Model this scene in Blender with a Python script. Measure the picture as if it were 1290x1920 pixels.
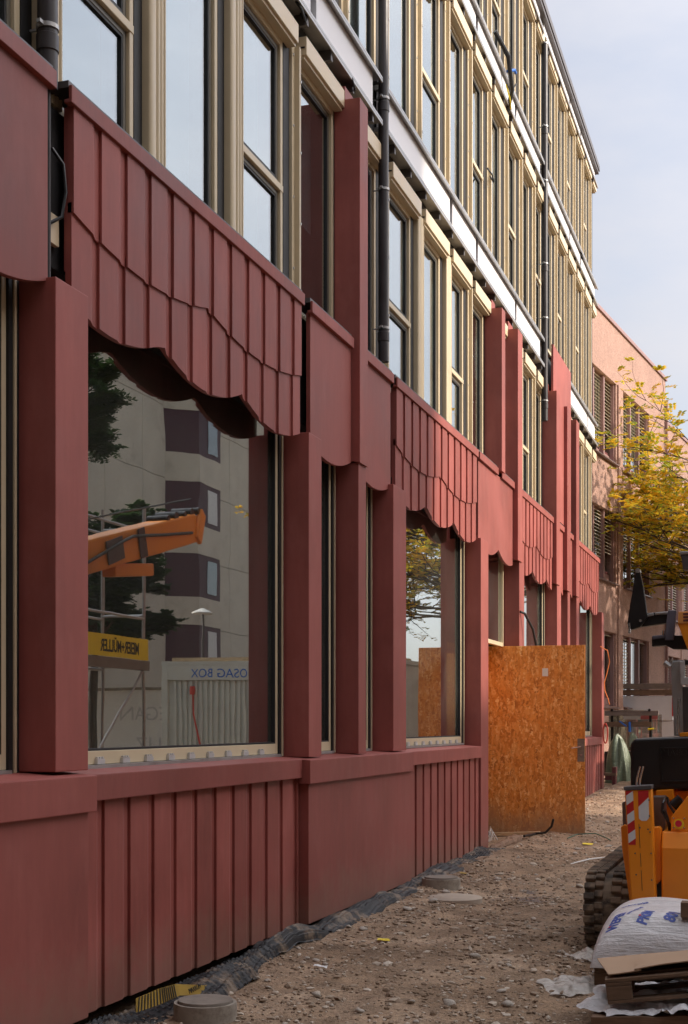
import bpy, bmesh, math, random
from mathutils import Vector, Matrix, noise
R = math.radians
random.seed(7)
for o in list(bpy.data.objects): bpy.data.objects.remove(o)
S = bpy.context.scene
COL = S.collection

# ------------------------------------------------------------------ camera, sky, sun, exposure
EYE = 1.7
F = 2600.0                      # focal length in photo pixels (photo 1290 x 1920)
TH = math.atan(824 / F)         # camera yaw: facade runs along +Y
cam = bpy.data.cameras.new('camera'); co = bpy.data.objects.new('camera', cam); COL.objects.link(co)
cam.sensor_fit = 'HORIZONTAL'; cam.sensor_width = 24.0; cam.lens = 24.0 * F / 1290
cam.shift_y = (1357 - 960) / 1290; cam.clip_start = 0.05; cam.clip_end = 3000
co.location = (0, 0, EYE); co.rotation_euler = (R(90), 0, TH)
S.camera = co
SUN_EL, SUN_PHI = R(30), R(9)   # elevation; sun stands over +X, turned a little towards +Y
sun_from = Vector((math.cos(SUN_EL) * math.cos(SUN_PHI), math.cos(SUN_EL) * math.sin(SUN_PHI), math.sin(SUN_EL)))
w = bpy.data.worlds.new('World'); S.world = w; w.use_nodes = True
nt = w.node_tree; nt.nodes.clear()
wo = nt.nodes.new('ShaderNodeOutputWorld'); bg = nt.nodes.new('ShaderNodeBackground')
sky = nt.nodes.new('ShaderNodeTexSky'); sky.sky_type = 'NISHITA'; sky.sun_disc = False
sky.sun_elevation = SUN_EL; sky.sun_rotation = math.pi / 2 - SUN_PHI
sky.dust_density = 3.0; sky.air_density = 1.0; sky.ozone_density = 1.5
tc = nt.nodes.new('ShaderNodeTexCoord'); mp = nt.nodes.new('ShaderNodeMapping'); mp.inputs['Scale'].default_value = (1, 1, 2.6)
cn = nt.nodes.new('ShaderNodeTexNoise'); cn.inputs['Scale'].default_value = 2.2; cn.inputs['Detail'].default_value = 7; cn.inputs['Roughness'].default_value = .55
cr = nt.nodes.new('ShaderNodeValToRGB'); cr.color_ramp.elements[0].position = .40; cr.color_ramp.elements[0].color = (.50, .50, .50, 1)
cr.color_ramp.elements[1].position = .66; cr.color_ramp.elements[1].color = (.93, .93, .93, 1)
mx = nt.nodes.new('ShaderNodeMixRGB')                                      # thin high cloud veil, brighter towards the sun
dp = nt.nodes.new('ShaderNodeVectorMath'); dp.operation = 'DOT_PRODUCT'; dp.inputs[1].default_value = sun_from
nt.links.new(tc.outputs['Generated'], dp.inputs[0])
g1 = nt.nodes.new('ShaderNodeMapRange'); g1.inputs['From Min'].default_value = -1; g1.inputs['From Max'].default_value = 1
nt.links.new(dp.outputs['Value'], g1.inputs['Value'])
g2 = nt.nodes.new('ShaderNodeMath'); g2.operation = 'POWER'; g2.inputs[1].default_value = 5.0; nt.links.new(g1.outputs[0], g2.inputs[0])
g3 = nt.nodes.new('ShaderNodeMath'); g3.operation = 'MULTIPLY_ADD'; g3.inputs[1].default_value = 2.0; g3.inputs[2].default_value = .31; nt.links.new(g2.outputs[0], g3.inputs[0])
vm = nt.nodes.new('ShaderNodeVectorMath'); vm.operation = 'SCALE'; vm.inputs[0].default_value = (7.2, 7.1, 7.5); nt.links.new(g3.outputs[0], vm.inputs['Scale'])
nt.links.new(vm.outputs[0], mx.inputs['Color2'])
nt.links.new(tc.outputs['Generated'], mp.inputs['Vector']); nt.links.new(mp.outputs[0], cn.inputs['Vector'])
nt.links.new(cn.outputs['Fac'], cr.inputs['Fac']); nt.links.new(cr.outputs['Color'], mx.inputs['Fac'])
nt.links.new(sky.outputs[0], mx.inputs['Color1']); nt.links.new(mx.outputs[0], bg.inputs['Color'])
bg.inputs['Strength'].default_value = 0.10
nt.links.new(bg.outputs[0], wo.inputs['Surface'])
sl = bpy.data.lights.new('sun', 'SUN'); so = bpy.data.objects.new('sun', sl); COL.objects.link(so)
sl.energy = 2.1; sl.angle = R(1.2); sl.color = (1.0, .88, .74)
so.rotation_euler = (-sun_from).to_track_quat('-Z', 'Y').to_euler(); so.location = (30, 10, 30)
S.render.engine = 'CYCLES'
S.view_settings.view_transform = 'Standard'; S.view_settings.look = 'None'
S.view_settings.gamma = 1; S.view_settings.use_curve_mapping = False
S.view_settings.exposure = 1.3
S.cycles.max_bounces = 8; S.cycles.transparent_max_bounces = 12

# ------------------------------------------------------------------ helpers
CT, ST = math.cos(TH), math.sin(TH)
def at(u, v, Y):
    """photo pixel -> point on the plane Y = const"""
    r = (u - 645) / F; s = (1357 - v) / F
    t = Y / (CT + r * ST)
    return Vector((t * (-ST + r * CT), Y, EYE + t * s))
def onX(u, v, D):
    """photo pixel -> point on the plane X = -D"""
    r = (u - 645) / F; s = (1357 - v) / F
    t = -D / (-ST + r * CT)
    return Vector((-D, t * (CT + r * ST), EYE + t * s))
def ground_z(x, y):
    # the yard climbs gently away from the camera
    P = [(-60, -.12), (8, -.10), (19, .0), (25, .12), (31, .26), (36, .37), (44, .5), (300, .5)]
    for (a, za), (b, zb) in zip(P, P[1:]):
        if y <= b:
            return za + (zb - za) * max(0, (y - a)) / (b - a)
    return .5

def link(o, parent=None):
    COL.objects.link(o)
    if parent is not None: o.parent = parent
    return o
def tag(o, label=None, cat=None, group=None, kind=None):
    if label: o['label'] = label
    if cat: o['category'] = cat
    if group: o['group'] = group
    if kind: o['kind'] = kind
    return o
def empty(name, loc=(0, 0, 0), label=None, cat=None, group=None):
    o = bpy.data.objects.new(name, None); o.empty_display_size = .2; COL.objects.link(o); o.location = loc
    o['_base'] = 0
    del o['_base']
    return tag(o, label, cat, group)

class MB:
    def __init__(s): s.v = []; s.f = []
    def add(s, vs, fs):
        n = len(s.v); s.v += [tuple(p) for p in vs]; s.f += [tuple(i + n for i in f) for f in fs]; return s
    def box(s, x0, x1, y0, y1, z0, z1):
        if x0 > x1: x0, x1 = x1, x0
        if y0 > y1: y0, y1 = y1, y0
        if z0 > z1: z0, z1 = z1, z0
        return s.add([(x0, y0, z0), (x1, y0, z0), (x1, y1, z0), (x0, y1, z0), (x0, y0, z1), (x1, y0, z1), (x1, y1, z1), (x0, y1, z1)],
                     [(0, 3, 2, 1), (4, 5, 6, 7), (0, 1, 5, 4), (1, 2, 6, 5), (2, 3, 7, 6), (3, 0, 4, 7)])
    def obox(s, c, ax, ay, az):
        """oriented box: centre and three half-extent vectors"""
        c = Vector(c); ax, ay, az = Vector(ax), Vector(ay), Vector(az)
        vs = [c + ax * i + ay * j + az * k for k in (-1, 1) for (i, j) in ((-1, -1), (1, -1), (1, 1), (-1, 1))]
        return s.add(vs, [(0, 3, 2, 1), (4, 5, 6, 7), (0, 1, 5, 4), (1, 2, 6, 5), (2, 3, 7, 6), (3, 0, 4, 7)])
    def bar(s, a, b, wd, ht, up=(0, 0, 1)):
        a, b = Vector(a), Vector(b); d = (b - a); L = d.length; d.normalize()
        side = d.cross(Vector(up))
        if side.length < 1e-4: side = d.cross(Vector((1, 0, 0)))
        side.normalize(); u = side.cross(d)
        return s.obox((a + b) / 2, d * L / 2, side * wd / 2, u * ht / 2)
    def prism(s, pts, axis, a, b):
        """polygon extruded along axis 'x','y','z'; pts are the other two coords in order"""
        def mk(p, h):
            return {'z': (p[0], p[1], h), 'y': (p[0], h, p[1]), 'x': (h, p[0], p[1])}[axis]
        n = len(pts)
        vs = [mk(p, a) for p in pts] + [mk(p, b) for p in pts]
        fs = [tuple(range(n))[::-1], tuple(range(n, 2 * n))] + [(i, (i + 1) % n, n + (i + 1) % n, n + i) for i in range(n)]
        return s.add(vs, fs)
    def tube(s, pts, r, n=10, cap=True):
        pts = [Vector(p) for p in pts]; rs = r if isinstance(r, (list, tuple)) else [r] * len(pts)
        rings = []; prev = None
        for i, p in enumerate(pts):
            d = (pts[min(i + 1, len(pts) - 1)] - pts[max(i - 1, 0)]).normalized()
            if prev is None:
                a = d.cross(Vector((0, 0, 1)))
                if a.length < .05: a = d.cross(Vector((1, 0, 0)))
            else:
                a = prev - d * prev.dot(d)
            a.normalize(); prev = a; b = d.cross(a)
            rings.append([p + (a * math.cos(2 * math.pi * k / n) + b * math.sin(2 * math.pi * k / n)) * rs[i] for k in range(n)])
        vs = [q for rg in rings for q in rg]; fs = []
        for i in range(len(pts) - 1):
            for k in range(n):
                fs.append((i * n + k, i * n + (k + 1) % n, (i + 1) * n + (k + 1) % n, (i + 1) * n + k))
        if cap:
            fs.append(tuple(range(n))[::-1]); m = (len(pts) - 1) * n; fs.append(tuple(range(m, m + n)))
        return s.add(vs, fs)
    def lathe(s, prof, c, n=40):
        """prof: (radius, z) list, around vertical axis at c"""
        vs = []; fs = []
        for (r, z) in prof:
            for k in range(n):
                a = 2 * math.pi * k / n; vs.append((c[0] + r * math.cos(a), c[1] + r * math.sin(a), c[2] + z))
        for i in range(len(prof) - 1):
            for k in range(n):
                fs.append((i * n + k, i * n + (k + 1) % n, (i + 1) * n + (k + 1) % n, (i + 1) * n + k))
        fs.append(tuple(range(n))[::-1]); m = (len(prof) - 1) * n; fs.append(tuple(range(m, m + n)))
        return s.add(vs, fs)
    def mesh(s, name, mat, smooth=False, bevel=0, seg=2):
        me = bpy.data.meshes.new(name); me.from_pydata(s.v, [], s.f)
        bm = bmesh.new(); bm.from_mesh(me); bmesh.ops.recalc_face_normals(bm, faces=bm.faces)
        if bevel:
            es = [e for e in bm.edges if len(e.link_faces) == 2 and e.calc_face_angle(0) > .5]
            bmesh.ops.bevel(bm, geom=es, offset=bevel, segments=seg, affect='EDGES', profile=.6, clamp_overlap=True)
        bm.to_mesh(me); bm.free()
        if mat: me.materials.append(mat)
        if smooth:
            for p in me.polygons: p.use_smooth = True
            try: me.set_sharp_from_angle(angle=R(40))
            except Exception: pass
        return me
    def build(s, name, mat, parent=None, smooth=False, bevel=0, seg=2, loc=None):
        o = bpy.data.objects.new(name, s.mesh(name, mat, smooth, bevel, seg))
        if loc: o.location = loc
        return link(o, parent)
def B(x0, x1, y0, y1, z0, z1): return MB().box(x0, x1, y0, y1, z0, z1)
def mesh_obj(name, me, parent=None, loc=(0, 0, 0), rot=(0, 0, 0), scale=(1, 1, 1)):
    o = bpy.data.objects.new(name, me); o.location = loc; o.rotation_euler = rot; o.scale = scale
    return link(o, parent)
def text_obj(name, body, size, mat, parent, origin, xdir, ydir, extrude=.002, squash=1.0, bold=0.0):
    c = bpy.data.curves.new(name, 'FONT'); c.body = body; c.size = size; c.extrude = extrude; c.offset = bold
    c.align_x = 'LEFT'
    t = bpy.data.objects.new(name, c); COL.objects.link(t)
    bpy.context.view_layer.update()
    dg = bpy.context.evaluated_depsgraph_get()
    me = bpy.data.meshes.new_from_object(t.evaluated_get(dg)); bpy.data.objects.remove(t); bpy.data.curves.remove(c)
    me.materials.clear(); me.materials.append(mat)
    xd = Vector(xdir).normalized(); yd = Vector(ydir).normalized(); zd = xd.cross(yd)
    M = Matrix((xd * squash, yd, zd)).transposed().to_4x4(); M.translation = Vector(origin)
    me.transform(M)
    o = bpy.data.objects.new(name, me)
    return link(o, parent)

# ------------------------------------------------------------------ materials (all procedural)
def nodes(m):
    m.use_nodes = True; t = m.node_tree; t.nodes.clear()
    out = t.nodes.new('ShaderNodeOutputMaterial'); p = t.nodes.new('ShaderNodeBsdfPrincipled')
    t.links.new(p.outputs[0], out.inputs['Surface'])
    return t, out, p
def N(t, kind, **kw):
    n = t.nodes.new(kind)
    for k, v in kw.items(): setattr(n, k, v)
    return n
def coords(t, stretch=(1, 1, 1), src='Object'):
    a = t.nodes.new('ShaderNodeTexCoord'); b = t.nodes.new('ShaderNodeMapping'); b.inputs['Scale'].default_value = stretch
    t.links.new(a.outputs[src], b.inputs['Vector']); return b.outputs[0]
def noise_n(t, vec, scale, detail=5, rough=.6, dist=0):
    n = t.nodes.new('ShaderNodeTexNoise'); n.inputs['Scale'].default_value = scale; n.inputs['Detail'].default_value = detail
    n.inputs['Roughness'].default_value = rough; n.inputs['Distortion'].default_value = dist
    t.links.new(vec, n.inputs['Vector']); return n
def ramp(t, fac, stops):
    r = t.nodes.new('ShaderNodeValToRGB'); e = r.color_ramp.elements
    while len(e) < len(stops): e.new(.5)
    for i, (p, c) in enumerate(stops):
        e[i].position = p; e[i].color = (c[0], c[1], c[2], 1) if hasattr(c, '__len__') else (c, c, c, 1)
    t.links.new(fac, r.inputs['Fac']); return r.outputs['Color']
def mixc(t, fac, a, b, mode='MIX'):
    m = t.nodes.new('ShaderNodeMixRGB'); m.blend_type = mode
    for sock, val in (('Fac', fac), ('Color1', a), ('Color2', b)):
        if hasattr(val, 'is_linked') or hasattr(val, 'node'): t.links.new(val, m.inputs[sock])
        elif sock == 'Fac': m.inputs[sock].default_value = val
        else: m.inputs[sock].default_value = (val[0], val[1], val[2], 1)
    return m.outputs[0]
def bump(t, p, h, strength, dist=.01):
    b = t.nodes.new('ShaderNodeBump'); b.inputs['Strength'].default_value = strength; b.inputs['Distance'].default_value = dist
    t.links.new(h, b.inputs['Height']); t.links.new(b.outputs[0], p.inputs['Normal'])
def plain(name, c, rough=.6, metal=0, var=.12, scale=6, bmp=.1, bscale=60, stretch=(1, 1, 1), spec=.5, dirt=None):
    """surface with cloudy tone variation, fine grain and slight roughness wear"""
    m = bpy.data.materials.new(name); t, out, p = nodes(m); v = coords(t, stretch)
    n1 = noise_n(t, v, scale, 6); n2 = noise_n(t, v, bscale, 3)
    lo = [x * (1 - var) for x in c]; hi = [min(1, x * (1 + var)) for x in c]
    col = ramp(t, n1.outputs['Fac'], [(.3, lo), (.7, hi)])
    if dirt:
        n3 = noise_n(t, v, dirt[1], 8, .7); f = ramp(t, n3.outputs['Fac'], [(dirt[2], 0.0), (dirt[2] + .12, dirt[3])])
        col = mixc(t, f, col, dirt[0])
    t.links.new(col, p.inputs['Base Color'])
    rr = ramp(t, n1.outputs['Fac'], [(.3, max(0, rough - .08)), (.7, min(1, rough + .08))]); t.links.new(rr, p.inputs['Roughness'])
    p.inputs['Metallic'].default_value = metal; p.inputs['Specular IOR Level'].default_value = spec
    if bmp: bump(t, p, n2.outputs['Fac'], bmp, .004)
    return m
def N_abs(t, sock, off):
    a = N(t, 'ShaderNodeMath', operation='ADD'); a.inputs[1].default_value = off; t.links.new(sock, a.inputs[0]); return a.outputs[0]
def red_concrete(name, c, streak=.22, sc=1.4):
    m = bpy.data.materials.new(name); t, out, p = nodes(m)
    v = coords(t); vs = coords(t, (7, 7, .8)); vd = coords(t, (3.2, 3.2, 1.6))
    n1 = noise_n(t, v, sc, 6, .6, .3); n2 = noise_n(t, vs, 2.6, 4); n3 = noise_n(t, v, 190, 2); n4 = noise_n(t, vd, 1.1, 6, .65)
    col = ramp(t, n1.outputs['Fac'], [(.28, [x * .78 for x in c]), (.5, c), (.74, [c[0] * 1.22, c[1] * 1.3, c[2] * 1.34])])
    col = mixc(t, streak, col, ramp(t, n2.outputs['Fac'], [(.3, (.30, .28, .28)), (.7, (.70, .70, .70))]), 'OVERLAY')
    pale = ramp(t, n4.outputs['Fac'], [(.50, 0.0), (.74, .38)])
    col = mixc(t, pale, col, (c[0] * 1.35, c[1] * 1.75, c[2] * 1.85))
    oi = N(t, 'ShaderNodeObjectInfo'); hv = N(t, 'ShaderNodeHueSaturation')
    mr = N(t, 'ShaderNodeMapRange'); mr.inputs['To Min'].default_value = .88; mr.inputs['To Max'].default_value = 1.12; t.links.new(oi.outputs['Random'], mr.inputs['Value'])
    t.links.new(mr.outputs[0], hv.inputs['Value']); t.links.new(col, hv.inputs['Color']); col = hv.outputs[0]
    v5 = coords(t, (1.5, 1.5, 60)); n5 = noise_n(t, v5, .9, 3, .5, .6); scr = ramp(t, n5.outputs['Fac'], [(.735, 0.0), (.75, .22), (.765, 0.0)])
    col = mixc(t, scr, col, (c[0] * 1.5, c[1] * 2.4, c[2] * 2.6))
    spk = ramp(t, n3.outputs['Fac'], [(.66, 0.0), (.75, .25)])
    col = mixc(t, spk, col, (c[0] * 1.5, c[1] * 2.0, c[2] * 2.0))
    sp = N(t, 'ShaderNodeSeparateXYZ'); t.links.new(v, sp.inputs[0]); n6 = noise_n(t, v, 5, 7, .75)
    ma = N(t, 'ShaderNodeMath', operation='MULTIPLY_ADD'); ma.inputs[1].default_value = -.9; t.links.new(n6.outputs['Fac'], ma.inputs[0]); t.links.new(sp.outputs['Z'], ma.inputs[2])
    col = mixc(t, ramp(t, ma.outputs[0], [(.0, .5), (.12, 0.0)]) if False else ramp(t, N_abs(t, ma.outputs[0], .42), [(.0, .42), (.42, 0.0)]), col, (.24, .165, .115))
    t.links.new(col, p.inputs['Base Color'])
    t.links.new(ramp(t, n1.outputs['Fac'], [(.3, .52), (.7, .68)]), p.inputs['Roughness'])
    p.inputs['Specular IOR Level'].default_value = .4
    bump(t, p, n3.outputs['Fac'], .10, .002)
    return m
RC = (.285, .073, .058)
M = {}
M['red'] = red_concrete('red_pigmented_concrete', RC)
M['red_smooth'] = red_concrete('red_smooth_concrete', (.288, .075, .060), .14, .9)
M['gold'] = plain('champagne_aluminium', (.60, .49, .32), .42, .0, .05, 3, .03, 200)
M['gold_shaded'] = plain('shaded_sash', (.12, .105, .075), .42, .0, .05, 3, .03, 200)  # recessed sash coloured dark to stand in for its shade and dark reflection
M['boxpaint'] = plain('champagne_blind_box', (.66, .53, .35), .42, .0, .05, 3, .03, 200)
M['black'] = plain('black_gasket', (.012, .011, .011), .6, 0, .2, 5, .05)
M['pipe'] = plain('dark_brown_pipe', (.035, .028, .028), .42, 0, .15, 5, .04)
M['steel'] = plain('galvanised_steel', (.42, .41, .40), .42, .75, .12, 9, .05)
M['darksteel'] = plain('dark_metal', (.12, .11, .11), .5, .5, .15, 9, .05)
M['fascia'] = plain('white_membrane_panel', (.80, .79, .80), .55, 0, .03, 1.5, .03)
M['clip'] = plain('zinc_clip', (.62, .62, .62), .35, .5, .1, 20, .05)
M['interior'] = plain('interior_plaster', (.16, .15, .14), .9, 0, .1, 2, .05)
M['curtain'] = plain('pale_roller_screen', (.34, .36, .38), .9, 0, .04, 2, .02, 300)
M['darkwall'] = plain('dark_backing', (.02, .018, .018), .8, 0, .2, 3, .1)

def glass_mat(name, f0, tint, dust=.06, power=2.6, fmax=.9):
    m = bpy.data.materials.new(name); t, out, p = nodes(m); t.nodes.remove(p)
    lw = N(t, 'ShaderNodeLayerWeight'); lw.inputs['Blend'].default_value = .5     # Facing: 0 head-on .. 1 grazing
    pw = N(t, 'ShaderNodeMath', operation='POWER'); pw.inputs[1].default_value = power
    t.links.new(lw.outputs['Facing'], pw.inputs[0])
    ml = N(t, 'ShaderNodeMath', operation='MULTIPLY_ADD'); ml.inputs[1].default_value = fmax - f0; ml.inputs[2].default_value = f0
    t.links.new(pw.outputs[0], ml.inputs[0])
    tr = N(t, 'ShaderNodeBsdfTransparent'); tr.inputs[0].default_value = (*tint, 1)
    gl = N(t, 'ShaderNodeBsdfGlossy'); gl.inputs['Roughness'].default_value = .0; gl.inputs['Color'].default_value = (.93, .96, .97, 1)
    v = coords(t); wv = noise_n(t, v, .9, 2, .5); b = t.nodes.new('ShaderNodeBump'); b.inputs['Strength'].default_value = .035; b.inputs['Distance'].default_value = .03
    t.links.new(wv.outputs['Fac'], b.inputs['Height']); t.links.new(b.outputs[0], gl.inputs['Normal'])
    mxs = N(t, 'ShaderNodeMixShader'); t.links.new(ml.outputs[0], mxs.inputs[0]); t.links.new(tr.outputs[0], mxs.inputs[1]); t.links.new(gl.outputs[0], mxs.inputs[2])
    df = N(t, 'ShaderNodeBsdfDiffuse'); df.inputs[0].default_value = (.42, .40, .36, 1)
    nz = noise_n(t, v, 120, 3, .7); n2 = noise_n(t, v, 1.6, 4)
    f1 = ramp(t, nz.outputs['Fac'], [(.45, dust * .35), (.72, dust * 2.2)]); f2 = mixc(t, 1.0, f1, ramp(t, n2.outputs['Fac'], [(.3, .4), (.7, 1.0)]), 'MULTIPLY')
    m2 = N(t, 'ShaderNodeMixShader'); t.links.new(f2, m2.inputs[0]); t.links.new(mxs.outputs[0], m2.inputs[1]); t.links.new(df.outputs[0], m2.inputs[2])
    t.links.new(m2.outputs[0], out.inputs['Surface'])
    return m
M['glass'] = glass_mat('window_glass', .20, (.62, .70, .66), .065, 1.9, .95)
M['glass_up'] = glass_mat('upper_window_glass', .10, (.60, .68, .68), .02, 2.0, .74)

def osb_mat():
    m = bpy.data.materials.new('osb_board'); t, out, p = nodes(m); v = coords(t)
    cols = []
    vm = N(t, 'ShaderNodeVectorMath', operation='ADD')
    dn = noise_n(t, v, 9, 2); t.links.new(v, vm.inputs[0])
    sc = N(t, 'ShaderNodeVectorMath', operation='SCALE'); sc.inputs['Scale'].default_value = .09; t.links.new(dn.outputs['Color'], sc.inputs[0]); t.links.new(sc.outputs[0], vm.inputs[1])
    facs = []
    for rot, s in (((0, .35, 0), (30, 30, 6)), ((0, -.6, 0), (33, 33, 6.5)), ((0, 1.1, 0), (28, 28, 6))):
        mpn = N(t, 'ShaderNodeMapping'); mpn.inputs['Rotation'].default_value = rot; mpn.inputs['Scale'].default_value = s
        t.links.new(vm.outputs[0], mpn.inputs['Vector'])
        vo = N(t, 'ShaderNodeTexVoronoi'); vo.inputs['Scale'].default_value = 1.0; t.links.new(mpn.outputs[0], vo.inputs['Vector']); facs.append(vo)
    c1 = ramp(t, facs[0].outputs['Color'], [(.0, (.46, .14, .018)), (.5, (.74, .28, .05)), (1, (.95, .62, .28))])
    c2 = ramp(t, facs[1].outputs['Color'], [(.0, (.34, .10, .014)), (.55, (.66, .24, .04)), (1, (.88, .50, .18))])
    c3 = ramp(t, facs[2].outputs['Color'], [(.0, (.52, .18, .03)), (.7, (.80, .34, .07)), (1, (.56, .28, .10))])
    n = noise_n(t, v, 17, 3); n2 = noise_n(t, v, 21, 3)
    col = mixc(t, ramp(t, n.outputs['Fac'], [(.47, 0.0), (.53, 1.0)]), c1, c2)
    col = mixc(t, ramp(t, n2.outputs['Fac'], [(.52, 0.0), (.57, 1.0)]), col, c3)
    sep = N(t, 'ShaderNodeSeparateXYZ'); t.links.new(v, sep.inputs[0])       # browner and duller towards the board's foot
    nd = noise_n(t, v, 2.2, 5); ad = N(t, 'ShaderNodeMath', operation='MULTIPLY_ADD'); ad.inputs[1].default_value = .9; t.links.new(nd.outputs['Fac'], ad.inputs[0]); t.links.new(sep.outputs['Z'], ad.inputs[2])
    dirt = ramp(t, ad.outputs[0], [(.45, .75), (1.0, 0.0)])
    col = mixc(t, dirt, col, (.30, .20, .125))
    t.links.new(col, p.inputs['Base Color']); p.inputs['Roughness'].default_value = .7
    bump(t, p, facs[0].outputs['Distance'], .15, .004)
    return m
M['osb'] = osb_mat()
def wood(name, c, rough=.8, grain=(2, 40, 40)):
    m = bpy.data.materials.new(name); t, out, p = nodes(m); v = coords(t, grain)
    n = noise_n(t, v, 1.5, 6, .7, .4); v2 = coords(t); n2 = noise_n(t, v2, 5, 5)
    col = ramp(t, n.outputs['Fac'], [(.3, [x * .55 for x in c]), (.55, c), (.75, [x * 1.25 for x in c])])
    col = mixc(t, .35, col, ramp(t, n2.outputs['Fac'], [(.3, .25), (.7, .75)]), 'OVERLAY')
    t.links.new(col, p.inputs['Base Color']); p.inputs['Roughness'].default_value = rough
    bump(t, p, n.outputs['Fac'], .4, .004); return m
M['wood_dark'] = wood('weathered_pallet_wood', (.20, .125, .078))
M['wood_grey'] = wood('grey_weathered_plank', (.23, .18, .15))
M['wood_light'] = wood('fresh_batten', (.55, .40, .24))
M['wood_bark'] = wood('rotten_timber', (.22, .13, .08))
M['card'] = plain('brown_cardboard', (.42, .28, .18), .85, 0, .08, 3, .05, 90)

def ground_mat():
    m = bpy.data.materials.new('gravel_earth'); t, out, p = nodes(m); v = coords(t)
    n1 = noise_n(t, v, .8, 10, .68, .3); n2 = noise_n(t, v, 3.2, 8, .65); n3 = noise_n(t, v, 38, 4, .7)
    vo = N(t, 'ShaderNodeTexVoronoi'); vo.inputs['Scale'].default_value = 26; t.links.new(v, vo.inputs['Vector'])
    vo2 = N(t, 'ShaderNodeTexVoronoi'); vo2.inputs['Scale'].default_value = 75; t.links.new(v, vo2.inputs['Vector'])
    col = ramp(t, n1.outputs['Fac'], [(.30, (.15, .094, .055)), (.46, (.25, .165, .10)), (.58, (.325, .225, .145)), (.72, (.45, .335, .235))])
    col = mixc(t, .55, col, ramp(t, n2.outputs['Fac'], [(.3, .2), (.7, .8)]), 'OVERLAY')
    grit = ramp(t, vo2.outputs['Color'], [(.2, .30), (.8, .72)])
    col = mixc(t, .45, col, grit, 'OVERLAY')
    pm = ramp(t, vo.outputs['Color'], [(.72, 0.0), (.80, .5)]); pr = ramp(t, vo.outputs['Distance'], [(.22, 1.0), (.36, 0.0)])
    pf = mixc(t, 1.0, pm, pr, 'MULTIPLY')
    col = mixc(t, pf, col, (.36, .31, .255))
    # a damp spot with its own irregular outline near the tracks
    vsub = N(t, 'ShaderNodeVectorMath', operation='SUBTRACT'); vsub.inputs[1].default_value = (-2.45, 14.1, 0); t.links.new(v, vsub.inputs[0])
    vsc = N(t, 'ShaderNodeVectorMath', operation='MULTIPLY'); vsc.inputs[1].default_value = (.95, .55, 0); t.links.new(vsub.outputs[0], vsc.inputs[0])
    ln = N(t, 'ShaderNodeVectorMath', operation='LENGTH'); t.links.new(vsc.outputs[0], ln.inputs[0])
    na = N(t, 'ShaderNodeMath', operation='MULTIPLY_ADD'); na.inputs[1].default_value = 1.5; t.links.new(n2.outputs['Fac'], na.inputs[0]); t.links.new(ln.outputs['Value'], na.inputs[2])
    wet = ramp(t, na.outputs[0], [(.85, 1.0), (1.5, 0.0)])
    col = mixc(t, wet, col, (.075, .062, .052))
    t.links.new(col, p.inputs['Base Color'])
    t.links.new(ramp(t, wet, [(.0, .92), (1, .32)]), p.inputs['Roughness'])
    hh = mixc(t, .5, n3.outputs['Fac'], ramp(t, vo2.outputs['Distance'], [(.0, 1.0), (.6, 0.0)]))
    hb = mixc(t, .5, hh, ramp(t, vo.outputs['Distance'], [(.0, 1.0), (.5, 0.0)]))
    bump(t, p, hb, .75, .03)
    return m
M['ground'] = ground_mat()
M['stone'] = plain('river_stone', (.40, .35, .295), .85, 0, .3, 5, .25, 40)
M['pebble'] = plain('gravel_pebbles', (.29, .24, .19), .9, 0, .35, 9, .2, 60)
M['conc'] = plain('grey_concrete', (.30, .26, .21), .85, 0, .18, 5, .3, 70, dirt=((.14, .10, .07), 6, .5, .6))
M['conc_lid'] = plain('cast_lid', (.22, .185, .15), .8, 0, .25, 9, .4, 45)
M['mat_black'] = plain('black_dimple_membrane', (.013, .013, .014), .62, 0, .3, 9, .2, 40, dirt=((.22, .155, .10), 4, .50, .8))
M['mat_yellow'] = plain('yellow_print', (.34, .21, .025), .6, 0, .2, 7, .05)
M['orange'] = plain('orange_machine_paint', (.90, .29, .012), .40, 0, .06, 3, .03, 150, dirt=((.20, .09, .03), 9, .66, .55))
M['orange2'] = plain('orange_grille_paint', (.82, .36, .10), .45, 0, .06, 3, .03, 150)
M['machblack'] = plain('black_machine_paint', (.016, .014, .014), .35, 0, .3, 4, .05, 90)
M['machgrey'] = plain('grey_blue_steel', (.15, .15, .19), .45, .3, .15, 5, .06, 90)
M['rubber'] = plain('dusty_rubber', (.085, .068, .052), .9, 0, .35, 6, .3, 50, dirt=((.27, .20, .135), 5, .44, .75))
M['tread'] = plain('chequer_plate', (.16, .13, .12), .4, .6, .2, 8, .1, 60)
M['stred'] = plain('red_reflective_film', (.55, .02, .02), .4, 0, .06, 6, .02)
M['stwhite'] = plain('white_reflective_film', (.70, .70, .70), .45, 0, .06, 6, .02, dirt=((.4, .33, .26), 14, .62, .5))
M['button'] = plain('red_button', (.60, .02, .05), .35, 0, .05, 6, 0)
M['yellow'] = plain('yellow_plastic', (.80, .60, .02), .5, 0, .06, 6, 0)
M['chrome'] = plain('polished_rod', (.70, .68, .66), .2, .9, .06, 6, 0)
M['paper'] = plain('white_paper', (.75, .74, .72), .8, 0, .05, 8, .05)
M['blackhose'] = plain('black_hose', (.015, .015, .016), .4, 0, .1, 8, 0)
M['orangecord'] = plain('orange_cord', (.85, .22, .05), .5, 0, .05, 8, 0)
M['redcord'] = plain('red_hose', (.55, .06, .04), .5, 0, .05, 8, 0)
M['blueplastic'] = plain('blue_strap', (.02, .14, .55), .5, 0, .05, 8, 0)
M['blueprint'] = plain('blue_sack_print', (.08, .12, .42), .6, 0, .2, 30, 0)
M['redprint'] = plain('red_sack_print', (.55, .04, .05), .6, 0, .2, 30, 0)
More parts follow.
